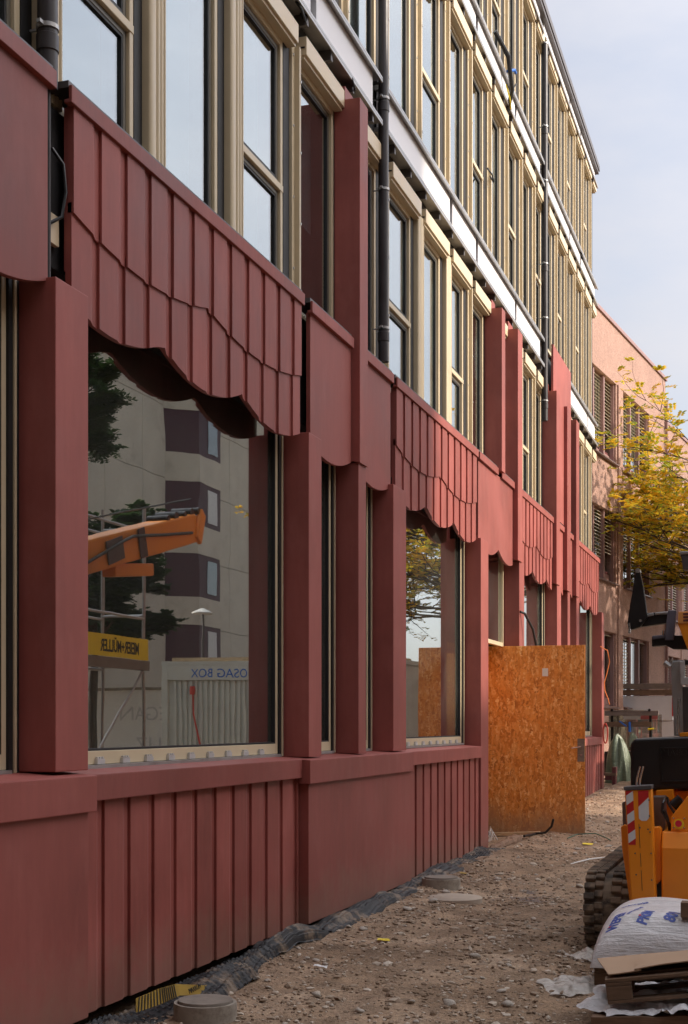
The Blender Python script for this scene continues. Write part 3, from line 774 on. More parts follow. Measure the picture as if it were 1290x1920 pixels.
# site container, wall, scaffold tower, lamp: all across the yard, seen only as reflections
g = empty('site_container', (.2, 31.0, gz(3, 31)), 'grey green site container with blue lettering and a red hose', 'container')
M['cont'] = plain('grey_green_container', (.58, .62, .57), .55, 0, .08, 2, .05, dirt=((.3, .22, .16), 3, .6, .4))
part = lambda mb, n, m, par=None, **k: mb.build(n, m, par or g, **k)
Lc, Hc = 6.0, 2.9
part(B(0, Lc, .05, 2.4, .12, Hc - .06), 'body', M['cont'])
for k in range(40):
    x = .2 + k * .14
    part(B(x, x + .07, 0, .049, .25, Hc - .42), 'rib', M['cont'])
part(B(-.04, Lc + .04, -.03, 2.44, Hc - .05, Hc + .05), 'roof', M['cont']); part(B(.1, Lc - .1, -.028, .048, Hc - .40, Hc - .052), 'header', M['cont'])
for x in (.0, Lc - .1): part(B(x - .03, x + .12, -.035, .12, .0, Hc + .06), 'corner_post', M['cont'])
part(B(0, Lc, -.03, 2.4, .0, .118), 'base_frame', M['darksteel'])
text_obj('lettering', 'OSAG BOX', .30, M['blueplastic'], g, (3.75, -.032, Hc - .34), (1, 0, 0), (0, 0, 1), .002)
part(MB().tube([(5.2, -.06, 2.2), (5.15, -.08, 1.7), (4.95, -.06, .8), (4.7, -.05, .1)], .02, 8), 'hose', M['redcord'], smooth=True)
part(MB().lathe([(.06, -.10), (.07, 0), (.06, .10)], (5.2, -.08, 2.25), 14), 'valve', M['redcord'], smooth=True)
tag(B(.5, 6.0, 31.1, 33.2, gz(3, 31) + Hc + .055, gz(3, 31) + Hc + .15).build('timber_stack', M['wood_light']), 'pale planks lying on the site container roof', 'planks')

g = empty('garden_wall', (11.0, 36, gz(9, 36)), 'whitewashed garden wall with faint scribbled graffiti', 'wall')
B(-5.5, 4, -.1, .1, -.3, 2.3).build('wall_body', M['white'], g); B(-5.5, 4, -.14, .14, 2.302, 2.38).build('wall_cap', M['conc'], g)
gm = plain('grey_spray_paint', (.52, .52, .52), .7, 0, .1, 3, 0)
text_obj('graffiti', 'GO VEGAN', .55, gm, g, (-4.0, -.104, 1.45), (1, 0, 0), (0, 0, 1), .002)
text_obj('graffiti', 'OX AGUZ', .6, gm, g, (-4.4, -.104, .55), (1, 0, 0), (0, 0, 1), .002)

g = empty('scaffold_tower', (1.9, 18.55, gz(2, 18.5)), 'steel tube scaffold tower with yellow printed banner and timber deck', 'scaffold')
part = lambda mb, n, m, par=None, **k: mb.build(n, m, par or g, **k)
for x in (0, .75):
    for y in (0, 2.5):
        p_ = part(MB().tube([(x, y, .02), (x, y, 5.3)], .028, 10), 'standard', M['steel'], smooth=True)
        part(B(x - .09, x + .09, y - .09, y + .09, -.03, .02), 'base_plate', M['steel'], p_)
for z in (.5, 2.6, 3.45, 4.9):
    for x in (0, .75): part(MB().tube([(x, 0, z), (x, 2.5, z)], .024, 8), 'ledger', M['steel'], smooth=True)
    for y in (0, 2.5): part(MB().tube([(0, y, z + .05), (.75, y, z + .05)], .024, 8), 'transom', M['steel'], smooth=True)
part(MB().tube([(0, 0, .5), (0, 2.5, 2.6)], .02, 8), 'brace', M['steel'], smooth=True); part(MB().tube([(.75, 2.5, .5), (.75, 0, 2.6)], .02, 8), 'brace', M['steel'], smooth=True)
for k in range(3): part(B(.02 + .24 * k, .24 + .24 * k, -.05, 2.55, 2.635, 2.685), 'deck_board', M['wood_grey'])
part(B(-.07, -.04, -.06, 2.56, 2.58, 2.74), 'toe_board', M['wood_grey'])
part(B(-.06, -.045, -.04, 2.54, 2.75, 3.10), 'banner', M['yellow'])
text_obj('lettering', 'MEIER+MÜLLER', .27, M['blackprint'], g, (-.063, 2.2, 2.83), (0, -1, 0), (0, 0, 1), .002, .72, .006)
tag(B(2.9, 3.2, 20.6, 20.66, gz(3, 20.6), 2.45).build('leaning_board', M['wood_grey'], bevel=.005), 'upright grey timber post standing by the scaffold tower', 'post')

g = empty('pole_lamp', (8.6, 39, .5), 'street lamp with a round white shade behind the container', 'lamp')
MB().tube([(0, 0, 0), (0, 0, 4.6)], [.05, .035], 12).build('pole', M['darksteel'], g, smooth=True)
MB().lathe([(.04, .22), (.10, .2), (.34, .09), (.34, .05), (.06, .04)], (0, 0, 4.5), 24).build('lamp_shade', M['white'], g, smooth=True)

# ================================================================== TREES
def leaf_mat(name, stops):
    m = bpy.data.materials.new(name); t, out, p = nodes(m)
    gi = N(t, 'ShaderNodeNewGeometry'); v = coords(t); n = noise_n(t, v, 1.1, 3)
    mixf = N(t, 'ShaderNodeMath', operation='MULTIPLY_ADD'); mixf.inputs[1].default_value = .55
    t.links.new(gi.outputs['Random Per Island'], mixf.inputs[0])
    sub = N(t, 'ShaderNodeMath', operation='MULTIPLY_ADD'); sub.inputs[1].default_value = .9; sub.inputs[2].default_value = -.22
    t.links.new(n.outputs['Fac'], sub.inputs[0]); t.links.new(sub.outputs[0], mixf.inputs[2])
    col = ramp(t, mixf.outputs[0], stops)
    t.links.new(col, p.inputs['Base Color']); p.inputs['Roughness'].default_value = .6
    tl = N(t, 'ShaderNodeBsdfTranslucent'); t.links.new(col, tl.inputs['Color'])
    ms = N(t, 'ShaderNodeMixShader'); ms.inputs[0].default_value = .5
    t.links.new(p.outputs[0], ms.inputs[1]); t.links.new(tl.outputs[0], ms.inputs[2]); t.links.new(ms.outputs[0], out.inputs['Surface'])
    return m
M['locust'] = leaf_mat('autumn_locust_leaf', [(.0, (.16, .26, .04)), (.32, (.36, .42, .045)), (.52, (.74, .52, .04)), (1, (.88, .46, .03))])
M['green'] = leaf_mat('dark_green_leaf', [(.0, (.02, .05, .015)), (1, (.06, .11, .03))])
M['bark'] = plain('dark_bark', (.07, .05, .038), .9, 0, .3, 6, .6, 30)
def grow_tree(name, base, label, H, Rc, zc, leafmat, seed, n_limb=16, leaf=(.085, .03), dens=1.0, flat=.62, trunk_r=.2, rise=.8):
    rnd = random.Random(seed)
    g = empty(name, base, label, 'tree')
    wood_m = MB(); lv = []; lf = []
    wood_m.tube([(0, 0, -.2), (.05, .03, zc * .35), (-.03, .05, zc * .75), (0, 0, zc + Rc * flat * .6)], [trunk_r * 1.25, trunk_r, trunk_r * .75, trunk_r * .25], 12)
    def spray(p, d, L):
        # a pinnate frond: leaflets in two rows along a drooping rachis
        side = d.cross(Vector((0, 0, 1)))
        if side.length < .1: side = Vector((1, 0, 0))
        side.normalize(); k = 7
        for q in range(1, k + 1):
            f = q / k; c = p + d * (L * f) + Vector((0, 0, -.22 * L * f * f))
            for s in (-1, 1):
                ax = (side * s * .9 + d * .45 + Vector((0, 0, rnd.uniform(-.35, .2)))).normalized()
                up = ax.cross(d).normalized(); wv = ax.cross(up).normalized()
                ll, ww = leaf[0] * rnd.uniform(.8, 1.3), leaf[1] * rnd.uniform(.8, 1.3); i = len(lv)
                lv.extend([c, c + ax * ll * .5 + wv * ww, c + ax * ll, c + ax * ll * .5 - wv * ww]); lf.append((i, i + 1, i + 2, i + 3))
    def branch(p, d, L, r, depth):
        pts = [p]; n = 5; q = p.copy(); dd = d.copy()
        for k in range(n):
            dd = (dd + Vector((rnd.uniform(-.25, .25), rnd.uniform(-.25, .25), rnd.uniform(-.12, .16)))).normalized()
            q = q + dd * (L / n); pts.append(q.copy())
        wood_m.tube(pts, [r * (1 - .75 * k / n) for k in range(n + 1)], 6 if depth < 2 else 4, cap=False)
        if depth == 3:
            for pt in pts[1:]:
                for _ in range(max(1, int(2.0 * dens + rnd.random()))):
                    a = rnd.uniform(0, 6.28); e = Vector((math.cos(a), math.sin(a), rnd.uniform(-.15, .45))).normalized()
                    spray(pt, (e + dd * .5).normalized(), rnd.uniform(.18, .32))
            return
        for k in range(2, n + 1):
            m = 2 if depth < 2 else 2
            for _ in range(m):
                a = rnd.uniform(0, 6.28)
                e = (dd * .8 + Vector((math.cos(a), math.sin(a), rnd.uniform(-.25, .5))) * .9).normalized()
                branch(pts[k], e, L * rnd.uniform(.42, .62), r * (.55 - .3 * k / n) + .004, depth + 1)
    for k in range(n_limb):
        a = 6.283 * k / n_limb * 2.4 + rnd.uniform(-.3, .3); h = zc - Rc * flat * .55 + Rc * flat * 1.1 * (k / n_limb)
        e = Vector((math.cos(a), math.sin(a), .10 + rise * k / n_limb)).normalized()
        rr = Rc * math.sqrt(max(.15, 1 - ((h - zc) / (Rc * flat * 1.15)) ** 2)) * .62
        branch(Vector((0, 0, h)), e, rr, trunk_r * .4, 1)
    wood_m.build('trunk', M['bark'], g, smooth=True)
    me = bpy.data.meshes.new('crown'); me.from_pydata(lv, [], lf); me.materials.append(leafmat)
    o = bpy.data.objects.new('crown', me); link(o, g); o['kind'] = 'stuff'
    return g
grow_tree('locust_tree', (.0, 38.6, .4), 'honey locust with yellow and green autumn leaves by the pink building', 10, 6.6, 5.35, M['locust'], 5, 20, (.11, .032), .62, .32, .15, .22)
grow_tree('pine_tree', (9.0, 31.0, .4), 'dark green conifer in front of the beige apartment house', 12, 2.0, 9.0, M['green'], 11, 9, (.14, .03), .9, 1.0, .12)
grow_tree('garden_tree', (9.8, 34.3, .4), 'dark green leafy tree behind the scaffold tower', 6, 2.7, 4.3, M['green'], 21, 14, (.15, .06), 1.1, .8, .12)

# ================================================================== PLYWOOD DOOR AND BOARDING AT THE ENTRANCE
yd = 20.98; zb = gz(-3.4, yd) - .02
d = B(-4.38, -2.845, yd - .014, yd + .014, zb, 2.885).build('plywood_door', M['osb'], bevel=.002, seg=1)
tag(d, 'tall orange strand board door standing open across the wall', 'door')
a, b = at(1083, 1428, yd), at(1098, 1385, yd)
pl = B(a.x, b.x - .012, yd - .020, yd - .0145, a.z, b.z).build('lock_plate', M['wood_grey'], d)
h0 = at(1090, 1400, yd); h1 = at(1073, 1403, yd)
MB().tube([(h0.x, yd - .015, h0.z), (h0.x, yd - .055, h0.z), (h1.x, yd - .06, h1.z)], .009, 8).build('handle', M['chrome'], d, smooth=True)
c = at(1090, 1416, yd); MB().box(c.x - .012, c.x + .012, yd - .026, yd - .0205, c.z - .016, c.z + .016).build('lock_cylinder', M['chrome'], d)
a, b = at(1017, 1268, yd), at(1028, 1253, yd); B(a.x, b.x, yd - .017, yd - .0143, a.z, b.z).build('paper_note', M['paper'], d)
tag(B(-4.47, -4.44, 18.6, 20.94, gz(-3.9, 19.5) - .02, 2.84).build('entrance_boarding', M['osb']), 'strand board sheet boarding up the entrance behind the door', 'board')
def flat_pt(u, v, z): 
    s = (1357 - v) / F; r = (u - 645) / F; t = (z - EYE) / s
    return Vector((t * (-ST + r * CT), t * (CT + r * ST), z))
def gpt(u, v):
    z = -.05
    for _ in range(6):
        p = flat_pt(u, v, z); z = gz(p.x, p.y)
    return flat_pt(u, v, z)
p0, p1 = gpt(922, 1568), gpt(1012, 1566)
tag(MB().bar(p0 + Vector((0, 0, .03)), p1 + Vector((0, 0, .03)), .09, .05).build('batten', M['wood_light'], bevel=.003), 'fresh pale batten lying at the foot of the open door', 'batten')
p0 = gpt(985, 1572); p1 = gpt(1012, 1566)
tag(MB().tube([p0 + Vector((0, -.1, .04)), p1 + Vector((-.05, -.1, .03)), p1 + Vector((.10, -.1, .05)), p1 + Vector((.19, -.1, .14)), p1 + Vector((.22, -.1, .25))], .018, 10).build('hose_stub', M['blackhose'], smooth=True), 'black hose end curling up from the ground by the door', 'hose')
def lumpy_beam(name, a, b, w, h, mat, seed, label, cat):
    a, b = Vector(a), Vector(b); m = MB(); n = 26; d = (b - a).normalized(); s = d.cross(Vector((0, 0, 1))).normalized(); rings = []
    vs = []; fs = []; k = 10
    for i in range(n + 1):
        t_ = i / n; c_ = a.lerp(b, t_)
        for j in range(k):
            an = 6.283 * j / k; q = Vector((i * .4, math.cos(an) * 1.5, math.sin(an) * 1.5 + seed))
            rr = 1 + .45 * noise.noise(q) + .25 * noise.noise(q * 3)
            ta = min(1, 6 * min(t_ + .02, 1.02 - t_))
            vs.append(c_ + s * math.cos(an) * w * rr * ta + Vector((0, 0, 1)) * (math.sin(an) * h * rr * ta + h * .6))
    for i in range(n):
        for j in range(k): fs.append((i * k + j, i * k + (j + 1) % k, (i + 1) * k + (j + 1) % k, (i + 1) * k + j))
    fs += [tuple(range(k)), tuple(range(n * k, n * k + k))]
    m.add(vs, fs); return tag(m.build(name, mat, smooth=False), label, cat)
lumpy_beam('rotten_timber', gpt(918, 1600), gpt(978, 1573), .07, .06, M['wood_bark'], 3, 'crumbling brown timber lying between wall and open door', 'timber')
lumpy_beam('wood_strip', gpt(858, 1626), gpt(916, 1606), .02, .015, M['wood_bark'], 9, 'thin brown wooden strip along the black membrane', 'wood strip')
c = gpt(917, 1578)
for k in range(5):
    a_ = k * 1.3
    tag(MB().tube([c + Vector((.03 * math.cos(a_), .05 * k - .1, .0)), c + Vector((.06 * math.cos(a_), .05 * k - .08, .13)), c + Vector((.02, .04 * k, .22 - .03 * k)), c + Vector((.12 * math.sin(a_), .05 * k, .02))], .006, 6).build('loose_wire', M['paper'], smooth=True), 'tangled thin white wire at the foot of the entrance column', 'wire', 'white wires by the entrance column')
# cables on the facade
p = onX(978, 1147, 3.83)
tag(MB().tube([p + Vector((-.02, 0, 0)), p + Vector((.03, .1, -.02)), p + Vector((.12, .3, -.25)), p + Vector((.2, .4, -.7)), p + Vector((.2, .45, -1.1)), p + Vector((.18, .46, -1.9)), p + Vector((.15, .46, -2.2))], .02, 8).build('black_cable', M['blackhose'], smooth=True), 'black cable drooping from a red column behind the door', 'cable')
q = [(1131, 1212), (1139, 1220), (1143, 1240), (1138, 1262), (1133, 1280), (1134, 1295), (1140, 1310), (1143, 1321)]
pts = [at(u, v, 31.0) for u, v in q]; pts[0].x = -3.87
tag(MB().tube(pts, .010, 8).build('orange_cord', M['orangecord'], smooth=True), 'orange cord hanging from the last red column', 'cord')
c = at(1135, 1375, 31.3)
tag(MB().tube([c + Vector((.05 * math.cos(a_ / 3), .0 + .01 * (a_ % 3), .22 * math.sin(a_ / 3))) for a_ in range(0, 57)], .014, 6).build('cord_coil', M['redcord'], smooth=True), 'coil of red hose hung on the last column', 'hose')

# ================================================================== MANHOLES
def manhole(c, r, h, label, lid=True):
    g = empty('manhole', c, label, 'manhole')
    MB().lathe([(r * 1.10, -.35), (r * 1.10, h - .012), (r * 1.085, h), (r * .97, h), (r * .96, h - .02)], (0, 0, 0), 48).build('concrete_ring', M['conc'], g, smooth=True)
    if lid:
        m = MB().lathe([(r * .95, h - .03), (r * .95, h + .012), (r * .94, h + .016), (r * .02, h + .016)], (0, 0, 0), 48); l = m.build('lid', M['conc_lid'], g, smooth=True)
    return g
manhole((-3.35, 7.78, -.09), .175, .10, 'concrete manhole ring with dark round lid beside the yellow printed membrane')
manhole((-3.43, 14.2, gz(-3.43, 14.2)), .185, .085, 'concrete manhole ring half buried below the ribbed wall panels')
c = gpt(850, 1686)
tag(MB().lathe([(.29, -.1), (.29, .012), (.28, .02), (.02, .022)], (0, 0, 0), 48).build('round_slab', plain('pale_slab', (.40, .33, .26), .9, 0, .12, 6, .2), loc=(c.x, c.y, gz(c.x, c.y)), smooth=True), 'flat pale round concrete slab lying in the gravel', 'slab')

# ================================================================== BLACK DRAINAGE MEMBRANE ALONG THE WALL
def membrane(y0, y1, prof, label, seed, ribs):
    m = MB(); vs = []; fs = []; du = .018; n = 26
    ny = int((y1 - y0) / du)
    for j in range(ny + 1):
        y = y0 + j * du; pts = prof(y)
        for i in range(n):
            t_ = i / (n - 1) * (len(pts) - 1); k = min(int(t_), len(pts) - 2); f = t_ - k
            f2 = f * f * (3 - 2 * f)
            x = pts[k][0] * (1 - f) + pts[k + 1][0] * f; z = pts[k][1] * (1 - f2) + pts[k + 1][1] * f2
            q = Vector((x * 3, y * 2.2, seed)); z += noise.noise(q) * .05 + abs(noise.noise(q * 2.6)) * .035 - .035 * max(0, noise.noise(Vector((x, y * .9, seed + 9))))
            x += noise.noise(q + Vector((5, 5, 5))) * .05
            if ribs(y): z += .016 * abs(math.sin(i * .95))
            else: z += .014 * max(0, math.sin(j * math.pi / 2.0) * math.sin(i * math.pi / 1.0 + 1.57)) if (i + j) % 2 == 0 else 0
            vs.append((x, y, z))
    for j in range(ny):
        for i in range(n - 1): fs.append((j * n + i, j * n + i + 1, (j + 1) * n + i + 1, (j + 1) * n + i))
    m.add(vs, fs); return tag(m.build('drainage_membrane', M['mat_black'], smooth=False), label, 'membrane')
def prof1(y):
    w_ = .34 + .08 * math.sin(y * 1.7) - .02 * (y - 7)
    g0 = ground_z(-3.6, y)
    k = .07 + .03 * math.sin(y * 3.1)
    return [(-3.98, g0 - .02), (-3.86, g0 + .0 + k * .6), (-3.86 + w_ * .45, g0 + k + .02), (-3.86 + w_ * .8, g0 + k * .7), (-3.86 + w_, g0 - .02)]
membrane(6.0, 11.05, prof1, 'crumpled black dimpled membrane below the first ribbed wall panel', 1.3, lambda y: y > 9.9)
def prof2(y):
    g0 = ground_z(-3.6, y); b_ = math.exp(-((y - 12.2) / .9) ** 2)
    return [(-3.95, g0), (-3.80, g0 + .03 + .06 * b_), (-3.70, g0 + .05 + .05 * b_), (-3.60, g0 + .03), (-3.55, g0 - .03)]
membrane(11.06, 14.3, prof2, 'ribbed black pipe like membrane roll below the smooth plinth', 4.1, lambda y: True)
def prof3(y):
    g0 = ground_z(-3.6, y)
    return [(-3.95, g0 + .02), (-3.85, g0 + .045), (-3.72, g0 + .04), (-3.6, g0 + .03), (-3.50 - .1 * math.sin(y * 2), g0 - .03)]
membrane(14.31, 18.3, prof3, 'flat black membrane below the second ribbed wall panel', 7.7, lambda y: y < 16)
# yellow printed edge of the near membrane
up_ = [(255, 1872), (300, 1853), (330, 1845), (380, 1847), (440, 1846), (472, 1838)]; lo_ = [(250, 1898), (300, 1881), (332, 1866), (380, 1866), (432, 1862), (468, 1851)]
DY = 3.605; vs = []; fs = []
def lerp_px(L, t_):
    t_ *= len(L) - 1; k = min(int(t_), len(L) - 2); f = t_ - k
    return (L[k][0] * (1 - f) + L[k + 1][0] * f, L[k][1] * (1 - f) + L[k + 1][1] * f)
for i in range(41):
    for L, dx in ((up_, 0), (lo_, .02)):
        p = onX(*lerp_px(L, i / 40), DY); vs.append((p.x + dx, p.y, p.z)); vs.append((p.x + dx - .004, p.y, p.z - .001))
for i in range(40):
    a = 4 * i; fs += [(a, a + 4, a + 6, a + 2), (a + 1, a + 3, a + 7, a + 5), (a, a + 1, a + 5, a + 4), (a + 2, a + 6, a + 7, a + 3)]
yb = MB().add(vs, fs).build('membrane_edge_strip', M['mat_yellow']); tag(yb, 'yellow printed edge strip of the black membrane behind the manhole', 'strip')
for i in list(range(1, 16)) + list(range(26, 40)):
    a = onX(*lerp_px(up_, (i + .0) / 41), DY); b = onX(*lerp_px(lo_, (i - .6) / 41), DY)
    a.x += .004; b.x += .024
    MB().bar(a, b, .012, .002, up=(1, 0, .1)).build('print_mark', M['blackprint'], yb)
p = onX(350, 1863, DY)
text_obj('lettering', 'MAXRUM', .045, M['blackprint'], yb, (p.x + .018, p.y, p.z), (0, 1, .02), (-.25, 0, 1), .001)

# ================================================================== STONES AND LITTER
def stone_mesh(seed, k=1):
    bm = bmesh.new(); bmesh.ops.create_icosphere(bm, subdivisions=k, radius=1)
    for v in bm.verts:
        q = v.co * 1.2 + Vector((seed * 7.1, 0, 0)); v.co *= 1 + .38 * noise.noise(q); v.co.z *= .6
    me = bpy.data.meshes.new('stone'); bm.to_mesh(me); bm.free(); me.materials.append(M['stone'])
    for p in me.polygons: p.use_smooth = k > 1
    return me
SM = [stone_mesh(i, 2) for i in range(7)]
rs = random.Random(3)
def yard_xy():
    while True:
        y = 7.2 + (rs.random() ** 1.7) * 22; x = rs.uniform(-3.7, -.2)
        if -3.45 < x < -3.2 and 7.3 < y < 8.3: continue
        return x, y
for i in range(150):
    x, y = yard_xy(); r = rs.choice([.014, .017, .020, .024, .03, .038]) * (.8 + .5 * rs.random())
    o = mesh_obj('stone', SM[i % 7], None, (x, y, gz(x, y) + r * .28), (rs.uniform(-.3, .3), rs.uniform(-.3, .3), rs.uniform(0, 6)), (r * rs.uniform(.9, 1.5), r, r * rs.uniform(.8, 1.1)))
    tag(o, 'rounded grey brown stone lying loose on the gravel yard', 'stone', 'loose stones on the yard')
def pebbles(n, rng, name):
    base = bmesh.new(); bmesh.ops.create_icosphere(base, subdivisions=1, radius=1)
    bv = [v.co.copy() for v in base.verts]; bf = [[v.index for v in f.verts] for f in base.faces]; base.free()
    vs = []; fs = []
    for i in range(n):
        y = 7.0 + (rng.random() ** 1.9) * 24; x = rng.uniform(-3.75, .3)
        if rng.random() < .55 and noise.noise(Vector((x * 1.3, y * .9, 4))) < .0: continue
        r = rng.uniform(.005, .013) * (1 + .5 * (rng.random() ** 4)) * (1 + .03 * (y - 7))
        a = rng.uniform(0, 6.28); ca, sa = math.cos(a), math.sin(a); sx, sz = rng.uniform(.9, 1.6), rng.uniform(.5, .9); z = gz(x, y) + r * .25
        k = len(vs)
        j = [rng.uniform(.75, 1.25) for _ in bv]
        for q, v in enumerate(bv): 
            X, Yy = v.x * r * sx * j[q], v.y * r * j[q]; vs.append((x + X * ca - Yy * sa, y + X * sa + Yy * ca, z + v.z * r * sz))
        fs += [tuple(k + q for q in f) for f in bf]
    me = bpy.data.meshes.new(name); me.from_pydata(vs, [], fs)
    m = bpy.data.materials.new('loose_gravel'); t, out, p = nodes(m); gi = N(t, 'ShaderNodeNewGeometry')
    t.links.new(ramp(t, gi.outputs['Random Per Island'], [(.0, (.20, .135, .085)), (.5, (.29, .21, .145)), (.8, (.41, .33, .25)), (1, (.60, .52, .43))]), p.inputs['Base Color']); p.inputs['Roughness'].default_value = .9
    me.materials.append(m); o = bpy.data.objects.new(name, me); link(o); return tag(o, 'fine loose gravel strewn over the earth yard', 'gravel', kind='stuff')
pebbles(17000, random.Random(12), 'gravel')
def rubble(n, rng):
    vs = []; fs = []
    base = bmesh.new(); bmesh.ops.create_icosphere(base, subdivisions=1, radius=1); bv = [v.co.copy() for v in base.verts]; bf = [[v.index for v in f.verts] for f in base.faces]; base.free()
    for i in range(n):
        cx, cy, sp = rng.choice([(-3.2, 12.6, .5), (-2.7, 14.4, .7), (-2.0, 13.2, .7), (-1.9, 11.6, .6), (-1.75, 10.4, .4), (-2.6, 9.2, .8), (-3.3, 15.2, .3), (-2.0, 8.6, .7), (-2.9, 10.6, .7), (-2.4, 17, 1.2), (-2.6, 22.5, 1.2)])
        x, y = rng.gauss(cx, sp), rng.gauss(cy, sp * 1.3)
        if x < -3.6 or y < 7: continue
        r = rng.uniform(.010, .026) * (1 + .8 * rng.random() ** 5); k = len(vs); a = rng.uniform(0, 6.28); ca, sa = math.cos(a), math.sin(a); z = gz(x, y) + r * .12
        sx, sy, sz = rng.uniform(.8, 1.7), rng.uniform(.7, 1.2), rng.uniform(.45, .8)
        for v in bv:
            q = rng.uniform(.62, 1.25); X, Yy = v.x * r * sx * q, v.y * r * sy * q; vs.append((x + X * ca - Yy * sa, y + X * sa + Yy * ca, z + v.z * r * sz * q))
        fs += [tuple(k + q for q in f) for f in bf]
    me = bpy.data.meshes.new('rubble'); me.from_pydata(vs, [], fs); me.materials.append(bpy.data.materials['loose_gravel'])
    o = bpy.data.objects.new('rubble', me); link(o); tag(o, 'angular broken stone chips lying in patches on the earth', 'rubble', kind='stuff')
rubble(1300, random.Random(44))
def scrap(u, v, w_, l_, mat, name, label, rz):
    c = gpt(u, v); m = MB(); n = 5; vs = []; fs = []
    for k in (0, .003):
        for i in range(n):
            for j in range(n): vs.append(((i / 4 - .5) * w_, (j / 4 - .5) * l_, k + .012 * noise.noise(Vector((i * .6, j * .6, u)))))
    for i in range(n - 1):
        for j in range(n - 1):
            a = i * n + j; fs.append((a, a + 1, a + n + 1, a + n)); b_ = a + n * n; fs.append((b_, b_ + n, b_ + n + 1, b_ + 1))
    o = m.add(vs, fs).build(name, mat, loc=(c.x, c.y, c.z + .018)); o.rotation_euler = (.1, .08, rz); return tag(o, label, 'scrap')
scrap(719, 1766, .10, .07, M['yellow'], 'yellow_scrap', 'small yellow scrap on the ground in front of the smooth plinth', .3)
scrap(601, 1816, .10, .05, M['paper'], 'white_scrap', 'small white paper scrap on the bare earth near the membrane', .1)
scrap(1103, 1585, .16, .10, M['yellow'], 'yellow_tape_scrap', 'strip of yellow tape on the ground past the open door', .2)
scrap(868, 1640, .09, .06, M['mat_yellow'], 'ochre_scrap', 'ochre leaf like scrap beside the half buried manhole', .8)
c = gpt(1090, 1575)
tag(MB().tube([c + Vector((-.2, 0, .02)), c + Vector((-.1, .3, .06)), c + Vector((.15, .4, .07)), c + Vector((.35, .1, .03)), c + Vector((.45, -.2, .02))], .008, 6).build('green_wire', plain('green_wire', (.03, .10, .06), .5), smooth=True), 'thin dark green wire looped on the earth before the tracks', 'wire')
p0, p1 = gpt(1070, 1622), gpt(1135, 1610)
tag(MB().tube([p0 + Vector((0, 0, .015)), p0.lerp(p1, .5) + Vector((0, 0, .03)), p1 + Vector((0, 0, .02))], [.006, .011, .006], 6).build('white_strip', M['paper'], smooth=True), 'pale plastic strip lying in the gravel before the tracks', 'strip')

# ================================================================== CRAWLER CRANE
gm0 = ground_z(-1.3, 11.5)
crane = empty('crawler_crane', (-.6, 12.0, gm0), 'orange and black crawler crane with rubber tracks and striped stabiliser leg', 'crane')
def CP(mb, name, mat, parent=None, **k):
    mb.v = [(a + .6, b - 12.0, c - gm0) for a, b, c in mb.v]
    return mb.build(name, mat, parent or crane, **k)
def crawler(x0, x1, y0, y1, r):
    zc = gm0 + r - .005; xc = (x0 + x1) / 2
    def path(s):   # arclength position around a stadium
        L = (y1 - y0) - 2 * r; per = 2 * L + 2 * math.pi * r; s %= per
        if s < L: return (y0 + r + s, zc + r, 0, 1)
        s -= L
        if s < math.pi * r: a = s / r; return (y1 - r + r * math.sin(a), zc + r * math.cos(a), math.sin(a), math.cos(a))
        s -= math.pi * r
        if s < L: return (y1 - r - s, zc - r, 0, -1)
        s -= L; a = s / r; return (y0 + r - r * math.sin(a), zc - r * math.cos(a), -math.sin(a), -math.cos(a))
    L = (y1 - y0) - 2 * r; per = 2 * L + 2 * math.pi * r
    m = MB(); n = 90; vs = []; fs = []
    for i in range(n):
        y, z, ny, nz = path(per * i / n)
        for x, k in ((x0, 0), (x1, 0), (x1, -.035), (x0, -.035)): vs.append((x, y + ny * (k - .03), z + nz * (k - .03)))
    for i in range(n):
        a, b = 4 * i, 4 * ((i + 1) % n)
        for k in range(4): fs.append((a + k, a + (k + 1) % 4, b + (k + 1) % 4, b + k))
    belt = CP(m.add(vs, fs), 'track', M['rubber'])
    nl = int(per / .092)
    for i in range(nl):
        for side in (0, 1):
            s = per * (i + (.0 if side else .5) * .6) / nl; y, z, ny, nz = path(s); ty, tz = nz, -ny
            xa, xb = (x0 - .004, xc - .03) if side == 0 else (xc + .03, x1 + .004)
            # stepped lug: broad foot and a kinked tip
            mm = MB(); hw = .026
            for (p, q, sh) in ((xa, xa + (xb - xa) * .55, 0), (xa + (xb - xa) * .551, xb, .020 if side == 0 else -.02)):
                cc = Vector(((p + q) / 2, y + ny * -.012 + ty * sh, z + nz * -.012 + tz * sh))
                mm.obox(cc, Vector(((q - p) / 2, 0, 0)), Vector((0, ty * hw, tz * hw)), Vector((0, ny * .020, nz * .020)))
            CP(mm, 'lug', M['rubber'], belt_parent(belt), bevel=.006, seg=1)
    for y in (y0 + r, y1 - r):
        CP(MB().tube([(xc - .1, y, zc), (xc + .1, y, zc)], r - .075, 20), 'wheel', M['machblack'], smooth=True)
    k = y0 + r + .38
    while k < y1 - r - .2:
        CP(MB().tube([(xc - .1, k, zc - r + .17), (xc + .1, k, zc - r + .17)], .09, 14), 'wheel', M['machblack'], smooth=True); k += .3
    CP(B(xc - .09, xc + .09, y0 + r, y1 - r, zc - .06, zc + .10), 'track_frame', M['machblack'])
def belt_parent(b): return b
crawler(-1.49, -1.14, 10.9, 13.7, .30); crawler(-.12, .23, 10.9, 13.7, .30)
CP(B(-1.13, -.13, 11.15, 13.4, gm0 + .28, gm0 + .62), 'chassis', M['machblack'], bevel=.02)
def pix_poly(pts, Y, depth, name, mat, parent=None, bevel=.008, **k):
    q = [at(u, v, Y) for u, v in pts]
    return CP(MB().prism([(p.x, p.z) for p in q], 'y', Y, Y + depth), name, mat, parent, bevel=bevel, **k)
YL = 10.70
